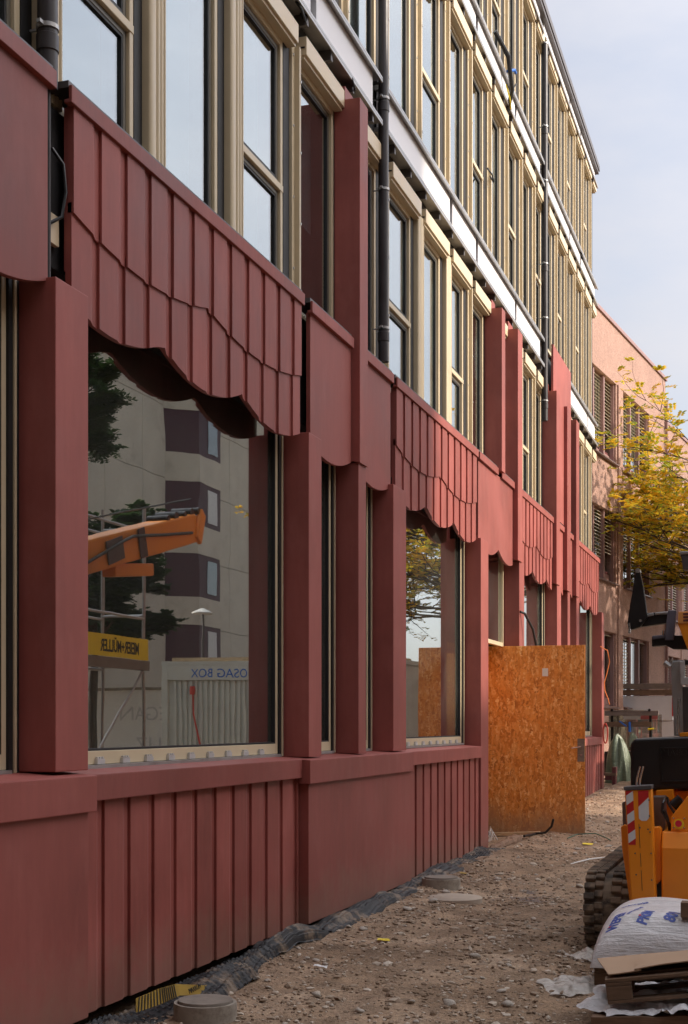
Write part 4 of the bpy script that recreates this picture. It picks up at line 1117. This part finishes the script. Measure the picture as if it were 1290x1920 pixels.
leg = pix_poly([(1183, 1690), (1171, 1482), (1221, 1480), (1229, 1690)], YL, .16, 'stabiliser_leg', M['orange'], bevel=.012)
pix_poly([(1164, 1550), (1171, 1546), (1179, 1550), (1190, 1700), (1182, 1700), (1166, 1590)], YL + .17, .05, 'leg_flange', M['orange'])
pix_poly([(1224, 1552), (1236, 1550), (1240, 1556), (1240, 1650), (1230, 1660)], YL + .17, .12, 'leg_flange', M['orange'])
CP(MB().bar(at(1196, 1486, YL) + Vector((0, -.003, 0)), at(1207, 1690, YL) + Vector((0, -.003, 0)), .006, .004, up=(0, 1, 0)), 'leg_seam', M['machblack'], leg) if 0 else None
# hazard film
def lx(v, k): # left edge of the leg at row v, k = px to the right
    return 1171 + (v - 1482) * 12 / 208 + k
vs_ = [1484, 1490, 1508, 1526, 1544, 1562, 1580]
rows = [(1482, 1492, 'stred'), (1492, 1510, 'stwhite'), (1510, 1528, 'stred'), (1528, 1546, 'stwhite'), (1546, 1564, 'stred'), (1564, 1581, 'stwhite'), (1581, 1584, 'stred')]
for v0, v1, mm in rows:
    sl_ = 9
    def q(v, k, s): return (lx(v, k), min(max(v - s, 1483), 1584))
    pts = [q(v0, 2, 0), q(v0, 15, sl_), q(v1, 15, sl_ if v1 < 1582 else 0), q(v1, 2, 0)]
    Y = YL - .003; w_ = [at(u, v, Y) for u, v in pts]
    CP(MB().prism([(p.x, p.z) for p in w_], 'y', Y, YL - .0005), 'hazard_stripe', M[mm], leg)
for pts, mm in (([(1196, 1483), (1216, 1482), (1216, 1494), (1197, 1512)], 'stred'), ([(1197, 1513), (1216, 1495), (1217, 1534), (1212, 1539), (1203, 1539), (1198, 1535)], 'stwhite')):
    w_ = [at(u, v, YL - .003) for u, v in pts]; CP(MB().prism([(p.x, p.z) for p in w_], 'y', YL - .003, YL - .0005), 'hazard_stripe', M[mm], leg)
pix_poly([(1169, 1482), (1169, 1475), (1222, 1472), (1222, 1480)], YL - .01, .18, 'leg_cap', M['darksteel'])
for u0, u1 in ((1193, 1200), (1199, 1206)):
    a, b, c_ = at(u0, 1476, YL + .08), at(u0 + 1, 1462, YL + .08), at(u1, 1437, YL + .08)
    CP(MB().tube([a, b, c_], .007, 8), 'lever', M['chrome'], smooth=True)
pix_poly([(1222, 1494), (1245, 1494), (1247, 1562), (1222, 1562)], YL + .35, .25, 'step_box', M['tread'])
pix_poly([(1166, 1505), (1172, 1502), (1174, 1552), (1168, 1552)], YL + .35, .25, 'step_box', M['tread'])
# front cover: a folded sheet with sloping upper facet
fc = [at(1238, 1562, YL), at(1400, 1552, YL), at(1400, 1592, YL), at(1238, 1592, YL)]
y_ = YL + .12; L_, R_ = at(1240, 1590, y_).x, at(1400, 1590, y_).x; zt_, zm_, zb_ = at(1240, 1560, y_).z, at(1240, 1590, y_).z, at(1240, 1690, y_).z
CP(MB().prism([(y_ + .06, zt_), (y_, zm_), (y_ + .01, zb_), (y_ + .6, zb_), (y_ + .6, zt_)], 'x', L_, R_), 'front_cover', M['orange'], bevel=.012)
cp = pix_poly([(1258, 1560), (1258, 1532), (1288, 1494), (1400, 1490), (1400, 1560)], YL + .20, .35, 'control_box', M['orange'])
e = at(1273, 1545, YL + .20)
CP(MB().tube([e + Vector((0, .0, 0)), e + Vector((0, -.004, 0))], .040, 20), 'stop_plate', M['yellow'], cp, smooth=True)
CP(MB().tube([e + Vector((0, -.004, 0)), e + Vector((0, -.030, .004)), e + Vector((0, -.046, .006))], [.020, .020, .026], 18), 'stop_button', M['button'], cp, smooth=True)
for du, dv in ((-9, -9), (9, -9), (-9, 9), (9, 9)):
    b_ = at(1273 + du * 1.1, 1543 + dv, YL + .20); CP(MB().tube([b_, b_ + Vector((0, -.006, 0))], .006, 8), 'bolt', M['chrome'], cp, smooth=True)
a, b = at(1262, 1512, YL + .5), at(1278, 1498, YL + .5)
CP(MB().tube([a, b], .045, 14), 'hydraulic_cap', M['machblack'], smooth=True)
pix_poly([(1230, 1482), (1262, 1480), (1264, 1500), (1230, 1500)], YL + .75, .3, 'frame_plate', M['orange'])
for k_, (u0, v0, u1, v1) in enumerate([(1246, 1500, 1262, 1556), (1250, 1496, 1268, 1530), (1244, 1520, 1256, 1560), (1232, 1560, 1236, 1640), (1234, 1552, 1239, 1650)]):
    a_, b_ = at(u0, v0, YL + .30), at(u1, v1, YL + .30); m_ = (a_ + b_) / 2 + Vector((-.05 + .03 * k_, -.04, .03))
    CP(MB().tube([a_, a_.lerp(m_, .5) + Vector((0, -.02, .02)), m_, m_.lerp(b_, .5), b_], .011, 8), 'hydraulic_hose', M['blackhose'], smooth=True)
for u_, v_ in ((1222, 1500), (1223, 1530), (1224, 1560), (1226, 1600), (1187, 1600), (1189, 1640), (1227, 1650), (1205, 1552), (1220, 1555)):
    c_ = at(u_ - 5 if u_ > 1200 else u_ + 4, v_, YL); CP(MB().tube([c_ + Vector((0, .002, 0)), c_ + Vector((0, -.006, 0))], .006, 8), 'bolt', M['darksteel'], leg, smooth=True)
for v0_, v1_ in ((1545, 1590), (1600, 1625), (1632, 1670)):
    a_, b_ = at(1198 + (v0_ - 1545) * .05, v0_, YL - .001), at(1198 + (v1_ - 1545) * .05, v1_, YL - .001); CP(MB().bar(a_, b_, .003, .004, up=(0, 1, 0)), 'seam', M['machblack'], leg)
# engine cover
yE = 11.5
ec = pix_poly([(1182, 1480), (1182, 1394), (1190, 1385), (1400, 1377), (1400, 1482)], yE, 1.3, 'engine_cover', M['machblack'], bevel=.03, seg=3)
for pts in ([(1237, 1402), (1400, 1396), (1400, 1399), (1237, 1405)], [(1240, 1464), (1400, 1460), (1400, 1463), (1240, 1467)], [(1237, 1406), (1240, 1406), (1243, 1463), (1240, 1463)]):
    w_ = [at(u, v, yE - .008) for u, v in pts]; CP(MB().prism([(p.x, p.z) for p in w_], 'y', yE - .010, yE - .001), 'raised_rim', M['machblack'], ec, bevel=.003)
o_ = at(1240, 1417, yE - .004)
text_obj('lettering', 'MAEDA', .075, M['machblack'], ec, (o_.x + .6, o_.y - 12.0, o_.z - gm0), (1, 0, 0), (0, 0, 1), .004, 1, .003)
CP(B(at(1184, 1400, 11.6).x, .35, 11.62, 12.9, gm0 + .63, at(1184, 1481, 11.6).z), 'turntable', M['orange'], bevel=.02)
# upper structure
pix_poly([(1264, 1380), (1257, 1248), (1260, 1240), (1278, 1238), (1280, 1380)], 11.8, .10, 'steel_upright', M['steel'])
pix_poly([(1276, 1284), (1274, 1240), (1284, 1238), (1284, 1270), (1400, 1268), (1400, 1284)], 11.76, .03, 'steel_bracket', M['clip'])
pix_poly([(1278, 1378), (1277, 1288), (1400, 1288), (1400, 1378)], 11.9, .25, 'reservoir', M['darksteel'])
pix_poly([(1274, 1382), (1274, 1374), (1400, 1364), (1400, 1382)], 11.74, .3, 'deck_plate', M['orange'])
pix_poly([(1260, 1247), (1260, 1238), (1400, 1233), (1400, 1245)], 11.82, .2, 'cross_tube', M['machblack'])
CP(MB().tube([at(1259, 1250, 11.78), at(1259, 1236, 11.78)], .012, 8), 'pin', M['chrome'], smooth=True); CP(MB().tube([at(1246, 1242, 11.78), at(1257, 1250, 11.78)], .022, 8), 'shackle', M['steel'], smooth=True)
CP(MB().tube([at(1270, 1378, 11.72), at(1273, 1310, 11.72)], .014, 8), 'hydraulic_rod', M['chrome'], smooth=True)
tri = pix_poly([(1180, 1182), (1176, 1168), (1190, 1080), (1193, 1068), (1199, 1068), (1206, 1100), (1214, 1158), (1200, 1176)], 12.5, .09, 'outrigger_plate', M['machblack'])
CP(MB().tube([at(1196, 1070, 12.5) + Vector((0, -.01, 0)), at(1196, 1070, 12.5) + Vector((0, .1, 0))], .022, 10), 'pin', M['chrome'], tri, smooth=True); c_ = at(1201, 1164, 12.49)
CP(MB().tube([c_, c_ + Vector((0, -.012, 0))], .012, 10), 'bolt', M['chrome'], tri, smooth=True)
CP(MB().tube([at(1180, 1168, 12.48), at(1181, 1178, 12.48), at(1180, 1188, 12.48)], .010, 8), 'chain_link', M['chrome'], tri, smooth=True)
pix_poly([(1198, 1176), (1208, 1150), (1252, 1146), (1252, 1168)], 12.56, .10, 'outrigger_arm', M['machblack'])
pix_poly([(1208, 1158), (1210, 1152), (1225, 1148), (1226, 1154)], 12.53, .03, 'sleeve', M['steel']); pix_poly([(1227, 1153), (1229, 1148), (1261, 1146), (1261, 1151)], 12.53, .03, 'sleeve', M['steel'])
pix_poly([(1246, 1200), (1251, 1150), (1253, 1144), (1268, 1144), (1263, 1200)], 12.45, .08, 'upright_plate', M['machgrey'])
pix_poly([(1222, 1212), (1222, 1193), (1245, 1190), (1290, 1192), (1400, 1196), (1400, 1220), (1262, 1217), (1248, 1210)], 12.5, .12, 'lower_arm', M['machblack'])
pix_poly([(1223, 1199), (1223, 1192), (1246, 1190), (1246, 1196)], 12.47, .028, 'arm_cover', M['machgrey'])
CP(MB().tube([at(1244, 1182, 12.48), at(1244, 1192, 12.48)], .012, 8), 'pin', M['chrome'], smooth=True)
gr = pix_poly([(1271, 1170), (1272, 1147), (1400, 1140), (1400, 1240), (1300, 1235), (1288, 1215)], 12.2, .5, 'motor_hood', M['orange'])
pix_poly([(1271, 1169), (1272, 1148), (1400, 1141), (1400, 1166)], 12.19, .008, 'hood_band', M['orange2'], gr, bevel=.002)
for k in range(3): pix_poly([(1281, 1153 + 6 * k), (1281, 1149.5 + 6 * k), (1400, 1145 + 6 * k), (1400, 1148.5 + 6 * k)], 12.185, .004, 'louvre', M['maroon'], gr, bevel=0)
pix_poly([(1275, 1034), (1281, 1068), (1400, 1066), (1400, 1030)], 12.4, .12, 'head_bracket', M['darksteel'])
pix_poly([(1274, 1040), (1274, 1034), (1400, 1028), (1400, 1034)], 12.39, .16, 'bracket_flange', M['steel'])
CP(B(-.62, .05, 12.0, 12.9, gm0 + 1.3, 3.0), 'mast', M['orange'], bevel=.03) if 0 else None
CP(B(at(1305, 1200, 12.4).x, .35, 12.35, 12.95, gm0 + 1.2, 3.2), 'mast', M['machblack'], bevel=.03)
# telescopic boom, out of frame but mirrored in the big pane
bo = MB(); A_, B_ = Vector((-.30, 12.7, 3.18)), Vector((-.42, 17.6, 4.40)); bo.bar(A_, B_, .32, .40); boom = CP(bo, 'boom', M['orange'], bevel=.03)
CP(MB().bar(A_.lerp(B_, .75), B_ + (B_ - A_) * .04, .25, .31), 'boom_section', M['orange'], boom, bevel=.02)
CP(MB().bar(B_ + Vector((-.16, .02, -.18)), B_ + Vector((-.14, .22, .24)), .06, .2), 'boom_head', M['orange'], boom, bevel=.02)
CP(MB().bar(A_ + Vector((-.2, .5, .30)), A_.lerp(B_, .35) + Vector((-.2, 0, .34)), .12, .1), 'winch_guard', M['steel'], boom, bevel=.01)
CP(MB().tube([(-.3, 12.9, 1.9), A_.lerp(B_, .42) + Vector((0, 0, -.2))], .09, 14), 'lift_cylinder', M['machblack'], smooth=True)
CP(MB().tube([A_.lerp(B_, .30) + Vector((0, 0, -.42)), A_.lerp(B_, .42) + Vector((0, 0, -.2))], .06, 14), 'cylinder_rod', M['chrome'], smooth=True)
for k_, (f_, w_, h_) in enumerate([(.18, .10, .5), (.33, .16, .3), (.52, .22, .34), (.66, .10, .45)]):
    c_ = A_.lerp(B_, f_); CP(MB().obox(c_ + Vector((-.172, 0, 0)), (.006, 0, 0), (0, w_, .3 * w_), (0, -.3 * h_ * .4, h_ * .4)), 'boom_plate', M['machblack' if k_ % 2 else 'darksteel'], boom, bevel=.004)
for k_ in range(5):
    c_ = A_.lerp(B_, .82 + .05 * k_) + Vector((-.15, 0, .22)); CP(MB().tube([c_, c_ + Vector((.3, 0, 0))], .05 + .02 * (k_ % 2), 12), 'sheave', M['machblack'], boom, smooth=True)
CP(MB().tube([A_ + Vector((-.19, .2, .05)), A_.lerp(B_, .3) + Vector((-.2, 0, -.1)), A_.lerp(B_, .6) + Vector((-.19, 0, .12)), B_ + Vector((-.17, -.2, -.1))], .02, 8), 'hose', M['blackhose'], boom, smooth=True)
CP(MB().bar(A_.lerp(B_, .55) + Vector((0, 0, -.26)), A_.lerp(B_, .75) + Vector((0, 0, -.40)), .2, .16), 'boom_foot', M['orange'], boom, bevel=.02)
CP(MB().tube([A_ + Vector((-.05, .2, .5)), B_ + Vector((0, .1, .42))], .012, 6), 'cable', M['blackhose'], smooth=True)

# ================================================================== SACKS, PALLETS, FILM
def film(name, c, alpha, rough=.28):
    m = bpy.data.materials.new(name); t, out, p = nodes(m); v = coords(t, (1.2, 9, 9)); v2 = coords(t)
    n1 = noise_n(t, v, 3.2, 5, .6, .5); n2 = noise_n(t, v2, 14, 4)
    t.links.new(ramp(t, n1.outputs['Fac'], [(.3, [x * .72 for x in c]), (.7, c)]), p.inputs['Base Color']); p.inputs['Roughness'].default_value = rough
    p.inputs['Specular IOR Level'].default_value = .6
    hb = mixc(t, .4, n1.outputs['Fac'], n2.outputs['Fac']); bump(t, p, hb, .9, .03)
    if alpha < 1:
        tr = N(t, 'ShaderNodeBsdfTransparent'); ms = N(t, 'ShaderNodeMixShader'); t.links.new(ramp(t, n2.outputs['Fac'], [(.3, alpha - .12), (.7, alpha + .12)]), ms.inputs[0])
        t.links.new(tr.outputs[0], ms.inputs[1]); t.links.new(p.outputs[0], ms.inputs[2]); t.links.new(ms.outputs[0], out.inputs['Surface'])
    return m
M['film'] = film('shrink_film_sacks', (.86, .84, .84), 1); M['film2'] = film('loose_plastic_film', (.74, .69, .62), .78, .25); M['sheet'] = film('white_plastic_sheet', (.84, .83, .84), 1, .35)
def pallet(c, rz, tilt, label, L=1.2, Wd=.8):
    g = empty('pallet', c, label, 'pallet'); g.rotation_euler = (0, -tilt, rz)
    bevel = .004
    for k in range(3):
        y = .05 + k * .325
        for x in (0, L / 2 - .07, L - .145): B(x, x + .145, y - .05, y + .045, .022, .10).build('block', M['wood_dark'], g, bevel=bevel)
        B(0, L, y - .05, y + .05, 0, .021).build('bottom_board', M['wood_dark'], g, bevel=bevel)
    for x in (0, L / 2 - .07, L - .145): B(x, x + .145, 0, Wd, .101, .122).build('stringer_board', M['wood_dark'], g, bevel=bevel)
    for k in range(5):
        y = k * (Wd - .12) / 4; B(0, L, y, y + .12, .123, .145).build('deck_board', M['wood_dark'], g, bevel=bevel)
    return g
pallet((-1.22, 9.45, gz(-1, 9.6) + .005), R(3), 0, 'weathered pallet under the film wrapped sacks')
def sack_h(x, y):
    # local: x 0..1.25, y 0..1.0 ; rounded wrapped heap
    u = abs(x / 1.25 * 2 - 1); v = abs(y / 1.0 * 2 - 1)
    e = max(0, 1 - u ** 5) ** .42 * max(0, 1 - v ** 4) ** .45
    q = Vector((x * 3, y * 3, 2)); ridge = .012 * math.sin(y * 34 + 3 * noise.noise(q)) * e
    return .37 * e + .07 * (y - .3) * e + .020 * noise.noise(q) * e + ridge * .35
sg = empty('sack_stack', (-1.24, 9.38, gz(-1, 9.6) + .155), 'white film wrapped sacks with blue print stacked on a pallet', 'sacks')
vs = []; fs = []; nx, ny = 70, 56
for j in range(ny + 1):
    for i in range(nx + 1):
        a_ = i / nx; b_ = j / ny
        x = 1.25 * (a_ - .06 * math.sin(2 * math.pi * a_) * 1.3); y = 1.0 * (b_ - .06 * math.sin(2 * math.pi * b_) * 1.3)
        x = min(max(x, 0), 1.25); y = min(max(y, 0), 1.0)
        vs.append((x, y, max(sack_h(x, y), -.05 if 0 else 0)))
for j in range(ny):
    for i in range(nx): a_ = j * (nx + 1) + i; fs.append((a_, a_ + 1, a_ + nx + 2, a_ + nx + 1))
MB().add(vs, fs).build('wrap', M['film'], sg, smooth=True)
def lay_text(body, size, mat, x0, y0, ang, squash=1.0, bold=.002):
    o = text_obj('lettering', body, size, mat, sg, (0, 0, 0), (math.cos(ang), math.sin(ang), 0), (-math.sin(ang), math.cos(ang), 0), .0005, squash, bold)
    for v in o.data.vertices:
        v.co.x += x0; v.co.y += y0; v.co.z = sack_h(v.co.x, v.co.y) + .004 + (v.co.z * .5)
lay_text('WEBER', .10, M['blueprint'], .16, .09, R(74), .62, .004); lay_text('PRIM', .10, M['blueprint'], .36, .10, R(72), .7, .004); lay_text('801', .11, M['blueprint'], .54, .12, R(70), .7, .004)
lay_text('weber.prim', .04, M['blueprint'], .16, .50, R(20)); lay_text('mineral', .05, M['blueprint'], .62, .24, R(62)); lay_text('adhesive', .05, M['blueprint'], .72, .24, R(62)); lay_text('mortar 25 kg', .035, M['blueprint'], .235, .22, R(66))
lay_text('WEBER', .09, M['blueprint'], .92, .26, R(60), .8); lay_text('.', .12, M['redprint'], .10, .14, 0); lay_text('.', .12, M['redprint'], .30, .17, 0)
# carton clip on top of the wrap
cpos = (-.06, 9.95)
tag(B(-.02, .20, -.06, .06, 0, .10).build('carton', M['wood_dark'], bevel=.004, loc=(at(1284, 1690, 9.6).x, 9.55, gz(-1, 9.6) + .155 + sack_h(.9, .2) - .0)), 'small dark wooden crate standing on the wrapped sacks', 'crate')
# front heap: boards under a white sheet, a tilted pallet, cardboard
T1 = R(9)
b0 = at(1108, 1912, 7.95)
blk = MB(); n = 18; vs = []; fs = []
for i in range(n + 1):
    x = i / n * 1.25
    for j, (y, z) in enumerate([(0, -.12), (0, 0), (.9, 0), (.9, -.12)]):
        vs.append((x, y + .02 * noise.noise(Vector((x * 5, j, 1))), z + (x * math.tan(R(4)) + .012 * noise.noise(Vector((x * 7, y * 3, 2))) if z == 0 else 0)))
for i in range(n):
    a_ = 4 * i
    for k in range(4): fs.append((a_ + k, a_ + (k + 1) % 4, a_ + 4 + (k + 1) % 4, a_ + 4 + k))
fs += [(0, 1, 2, 3), (4 * n, 4 * n + 1, 4 * n + 2, 4 * n + 3)]
tag(blk.add(vs, fs).build('timber_stack', M['wood_bark'], loc=(b0.x, 7.95, gz(-1, 8) + .12), smooth=False), 'brown rough timber stack under the white plastic sheet', 'timber')
def crumple(name, c, sx, sy, amp, mat, seed, label, slope=0, nx=46, ny=36, edge=.25, rz=0, fold=6.0, base=.01):
    vs = []; fs = []
    for j in range(ny + 1):
        for i in range(nx + 1):
            u, v = i / nx - .5, j / ny - .5
            q = Vector((u * fold, v * fold, seed))
            ed = 1 + edge * noise.noise(Vector((math.atan2(v, u) * 1.6, seed, 3)))
            z = amp * (abs(noise.noise(q)) * 1.1 + .5 * abs(noise.noise(q * 2.1)) + .25 * noise.noise(q * 4.3)) * (1.15 - 1.6 * (u * u + v * v))
            vs.append((u * sx * ed + .15 * sx * noise.noise(q * .4), v * sy * ed, max(z, 0) + base + u * sx * slope))
    for j in range(ny):
        for i in range(nx): a_ = j * (nx + 1) + i; fs.append((a_, a_ + 1, a_ + nx + 2, a_ + nx + 1))
    o = MB().add(vs, fs).build(name, mat, loc=c, smooth=True); o.rotation_euler = (0, 0, rz)
    return tag(o, label, 'plastic film' if 'film' in name else 'sheet')
crumple('white_sheet', (b0.x + .62, 8.42, gz(-1, 8) + .165), 1.35, .98, .075, M['sheet'], 5, 'white plastic sheet draped over the timber stack', math.tan(R(4)), 90, 70, .12, 0, 8)
pc = at(1140, 1884, 8.02)
pallet((pc.x, 8.02, pc.z), R(4), R(7.5), 'dark broken pallet lying tilted on the white sheet')
cb = MB(); vs = []; fs = []; nn = 20
for k in (0, .006):
    for i in range(nn + 1):
        for j in range(7):
            u, v = i / nn, j / 6
            x = -.10 + u * 1.25 + (.10 * (1 - v) if i < 4 else 0); y = -.02 + v * .62
            vs.append((x, y, k + .05 * math.sin(u * 2.2) * (1 - v) + .02 * noise.noise(Vector((u * 3, v * 2, 1)))))
def ci(k, i, j): return k * (nn + 1) * 7 + i * 7 + j
for i in range(nn):
    for j in range(6): fs += [(ci(0, i, j), ci(0, i, j + 1), ci(0, i + 1, j + 1), ci(0, i + 1, j)), (ci(1, i, j), ci(1, i + 1, j), ci(1, i + 1, j + 1), ci(1, i, j + 1))]
    fs += [(ci(0, i, 0), ci(0, i + 1, 0), ci(1, i + 1, 0), ci(1, i, 0)), (ci(0, i, 6), ci(1, i, 6), ci(1, i + 1, 6), ci(0, i + 1, 6))]
for j in range(6): fs += [(ci(0, 0, j), ci(1, 0, j), ci(1, 0, j + 1), ci(0, 0, j + 1)), (ci(0, nn, j), ci(0, nn, j + 1), ci(1, nn, j + 1), ci(1, nn, j))]
cbo = cb.add(vs, fs).build('cardboard_sheet', M['card'], loc=(pc.x + .0, 8.06, pc.z + .165), smooth=True); cbo.rotation_euler = (0, -R(7.5), R(4))
tag(cbo, 'brown cardboard sheet lying on the tilted pallet', 'cardboard')
c = gpt(1085, 1862); crumple('plastic_film', (c.x, c.y + .12, gz(c.x, c.y)), .50, .60, .075, M['film2'], 11, 'crumpled clear plastic film on the gravel before the pallet', 0, 70, 60, .4, .3, 2.6)
c = gpt(1095, 1800); crumple('plastic_film', (c.x + .06, c.y + .1, gz(c.x, c.y)), .42, .36, .06, M['film2'], 17, 'smaller crumpled film wisp beside the rubber track', 0, 60, 46, .5, 1.0, 2.4)
c = gpt(1125, 1840); crumple('plastic_film', (c.x + .02, c.y + .25, gz(c.x, c.y) + .02), .24, .50, .26, M['film2'], 23, 'torn film strip rising from the ground to the wrapped sacks', 0, 46, 60, .4, .1, 2.2)

# ================================================================== FAR END OF THE YARD: TRUCK, GLASS RACK, TARPAULIN
yt = 38.0
tk = empty('flatbed_truck', (at(1200, 1400, yt).x, yt, gz(-3, yt)), 'grey truck body with weathered planks along the top edge', 'truck')
tx, tz = at(1200, 1400, yt).x, gz(-3, yt)
def TP(mb, n, m, par=None, **k):
    mb.v = [(a - tx, b - yt, c - tz) for a, b, c in mb.v]; return mb.build(n, m, par or tk, **k)
x0, x1 = at(1130, 1300, yt).x, at(1262, 1300, yt).x
M['greypaint'] = plain('pale_grey_truck_paint', (.68, .68, .70), .5, 0, .06, 2, .05, dirt=((.3, .27, .24), 3, .6, .4))
TP(B(x0, x1, yt, yt + 4.5, at(0, 1352, yt).z, at(0, 1312, yt).z), 'body', M['greypaint'], bevel=.02)
TP(B(x0 + .02, x1 - .02, yt - .03, yt - .002, at(0, 1311, yt).z, at(0, 1302, yt).z), 'plank', M['wood_dark'], bevel=.01)
TP(B(x0, x1, yt - .05, yt - .0, at(0, 1301, yt).z, at(0, 1292, yt).z), 'plank', M['wood_grey'], bevel=.01)
TP(B(x0, x1 + .3, yt + .05, yt + 4.4, at(0, 1395, yt).z, at(0, 1353, yt).z), 'lower_body', M['greypaint'], bevel=.02)
for u in (1178, 1190): c_ = at(u, 1308, yt - .04); TP(MB().tube([c_, c_ + Vector((0, -.02, 0))], .025, 10), 'reflector', M['paper'], smooth=True)
TP(B(x1 - .03, x1 + .0, yt - .004, yt - .0005, at(0, 1345, yt).z, at(0, 1315, yt).z), 'marker_tape', M['stred'])
for yy in (yt + .9, yt + 3.3):
    for xx in (x0 + .1, x1 - .35): TP(MB().tube([(xx, yy, tz + .42), (xx + .25, yy, tz + .42)], .42, 24), 'wheel', M['rubber'], smooth=True)
TP(B(x0, x1, yt + .2, yt + 4.3, tz + .42, at(0, 1396, yt).z), 'chassis', M['darksteel'])
yr = 35.0
rk = empty('glass_rack', (at(1190, 1400, yr).x, yr, gz(-3, yr)), 'rack of glass panes with black posts and a grey timber rail', 'glass rack')
rx, rz_ = at(1190, 1400, yr).x, gz(-3, yr)
def RP(mb, n, m, par=None, **k):
    mb.v = [(a - rx, b - yr, c - rz_) for a, b, c in mb.v]; return mb.build(n, m, par or rk, **k)
def ry(v): return at(0, v, yr).z
def rxx(u): return at(u, 1350, yr).x
RP(B(rxx(1134), rxx(1235), yr - .05, yr + .05, ry(1344), ry(1336)), 'timber_rail', M['wood_grey'], bevel=.008)
for u in (1147, 1219): RP(B(rxx(u) - .03, rxx(u) + .03, yr + .06, yr + .12, rz_, ry(1336)), 'post', M['machblack'])
RP(MB().tube([(rxx(1148), yr - .06, ry(1335.5)), (rxx(1218), yr - .06, ry(1334.5))], .012, 8), 'rod', M['chrome'], smooth=True)
for u in (1148, 1218): RP(MB().tube([(rxx(u), yr - .08, ry(1335)), (rxx(u), yr - .03, ry(1335))], .035, 12), 'rod_end', M['machblack'], smooth=True)
RP(B(rxx(1134), rxx(1222), yr + .0, yr + .04, ry(1362), ry(1354)), 'cross_board', M['wood_dark'])
gp = RP(B(rxx(1140), rxx(1240), yr + .16, yr + .18, ry(1400), ry(1342)), 'glass_pane', M['glass'])
RP(B(rxx(1167), rxx(1200), yr + .150, yr + .156, ry(1350), ry(1345)), 'paper_label', M['paper'], gp)
RP(B(rxx(1200), rxx(1232), yr + .150, yr + .156, ry(1350), ry(1342)), 'red_label', plain('pink_label', (.60, .18, .17), .6), gp)
RP(B(rxx(1136), rxx(1240), yr - .3, yr + .4, rz_ + .15, ry(1402)), 'cart_bed', M['machblack'])
RP(B(rxx(1205), rxx(1238), yr - .28, yr + .1, ry(1401), ry(1392)), 'tool_bag', M['machblack'], bevel=.03)
RP(MB().tube([(rxx(1162), yr - .07, ry(1353)), (rxx(1175), yr - .1, ry(1361))], .02, 8), 'strap', M['blueplastic'], smooth=True); RP(MB().tube([(rxx(1181), yr - .07, ry(1354)), (rxx(1181), yr - .07, ry(1370))], .03, 8), 'strap', M['blueplastic'], smooth=True)
RP(MB().tube([(rxx(1216), yr - .2, ry(1366)), (rxx(1227), yr - .2, ry(1365))], .025, 8), 'yellow_grip', M['yellow'], smooth=True)
for u in (1142, 1232): RP(MB().tube([(rxx(u) - .04, yr, rz_ + .1), (rxx(u) + .04, yr, rz_ + .1)], .1, 16), 'wheel', M['rubber'], smooth=True)
# tarpaulin heap
yT = 33.4; tb = at(1160, 1455, yT); zt0 = gz(tb.x, yT)
M['tarp'] = film('olive_tarpaulin', (.17, .21, .13), 1, .3)
vs = []; fs = []; na, nb = 60, 30
hT = at(1160, 1378, yT).z - zt0; rT = (at(1183, 1450, yT).x - at(1134, 1450, yT).x) / 2
for j in range(nb + 1):
    f = j / nb
    for i in range(na):
        a_ = 6.2832 * i / na; q = Vector((math.cos(a_) * 1.4, math.sin(a_) * 1.4, f * .7))
        fold_ = 1 + .16 * math.sin(a_ * 7 + 3 * noise.noise(q)) * (1 - f) + .22 * noise.noise(q * 1.3)
        rr = rT * (1 - f ** 3) ** .5 * fold_ * (1.0 - .15 * f)
        vs.append((math.cos(a_) * rr, math.sin(a_) * rr * .8, f * hT * (1 + .10 * noise.noise(q)) - .02))
for j in range(nb):
    for i in range(na): fs.append((j * na + i, j * na + (i + 1) % na, (j + 1) * na + (i + 1) % na, (j + 1) * na + i))
tag(MB().add(vs, fs).build('tarpaulin', M['tarp'], loc=(at(1160, 1450, yT).x, yT, zt0), smooth=True), 'crumpled olive green tarpaulin heap beyond the last column', 'tarpaulin')
xa = at(1134, 1450, 32.6).x; za = gz(xa, 32.6)
g = empty('trestle', (xa, 32.6, za), 'low red brown trestle in front of the tarpaulin', 'trestle')
B(0, .25, 0, .3, .22, .28).build('top_board', M['wood_bark'], g); B(.17, .25, 0, .3, .281, .42).build('end_stop', M['maroon'], g); B(.0, .16, .02, .05, .12, .219).build('apron', M['maroon'], g); B(.17, .24, .0, .3, 0, .219).build('leg', M['maroon'], g); B(-.3, -.22, .0, .3, 0, .219).build('leg', M['maroon'], g); B(-.3, -.002, 0, .3, .22, .28).build('top_board', M['maroon'], g)
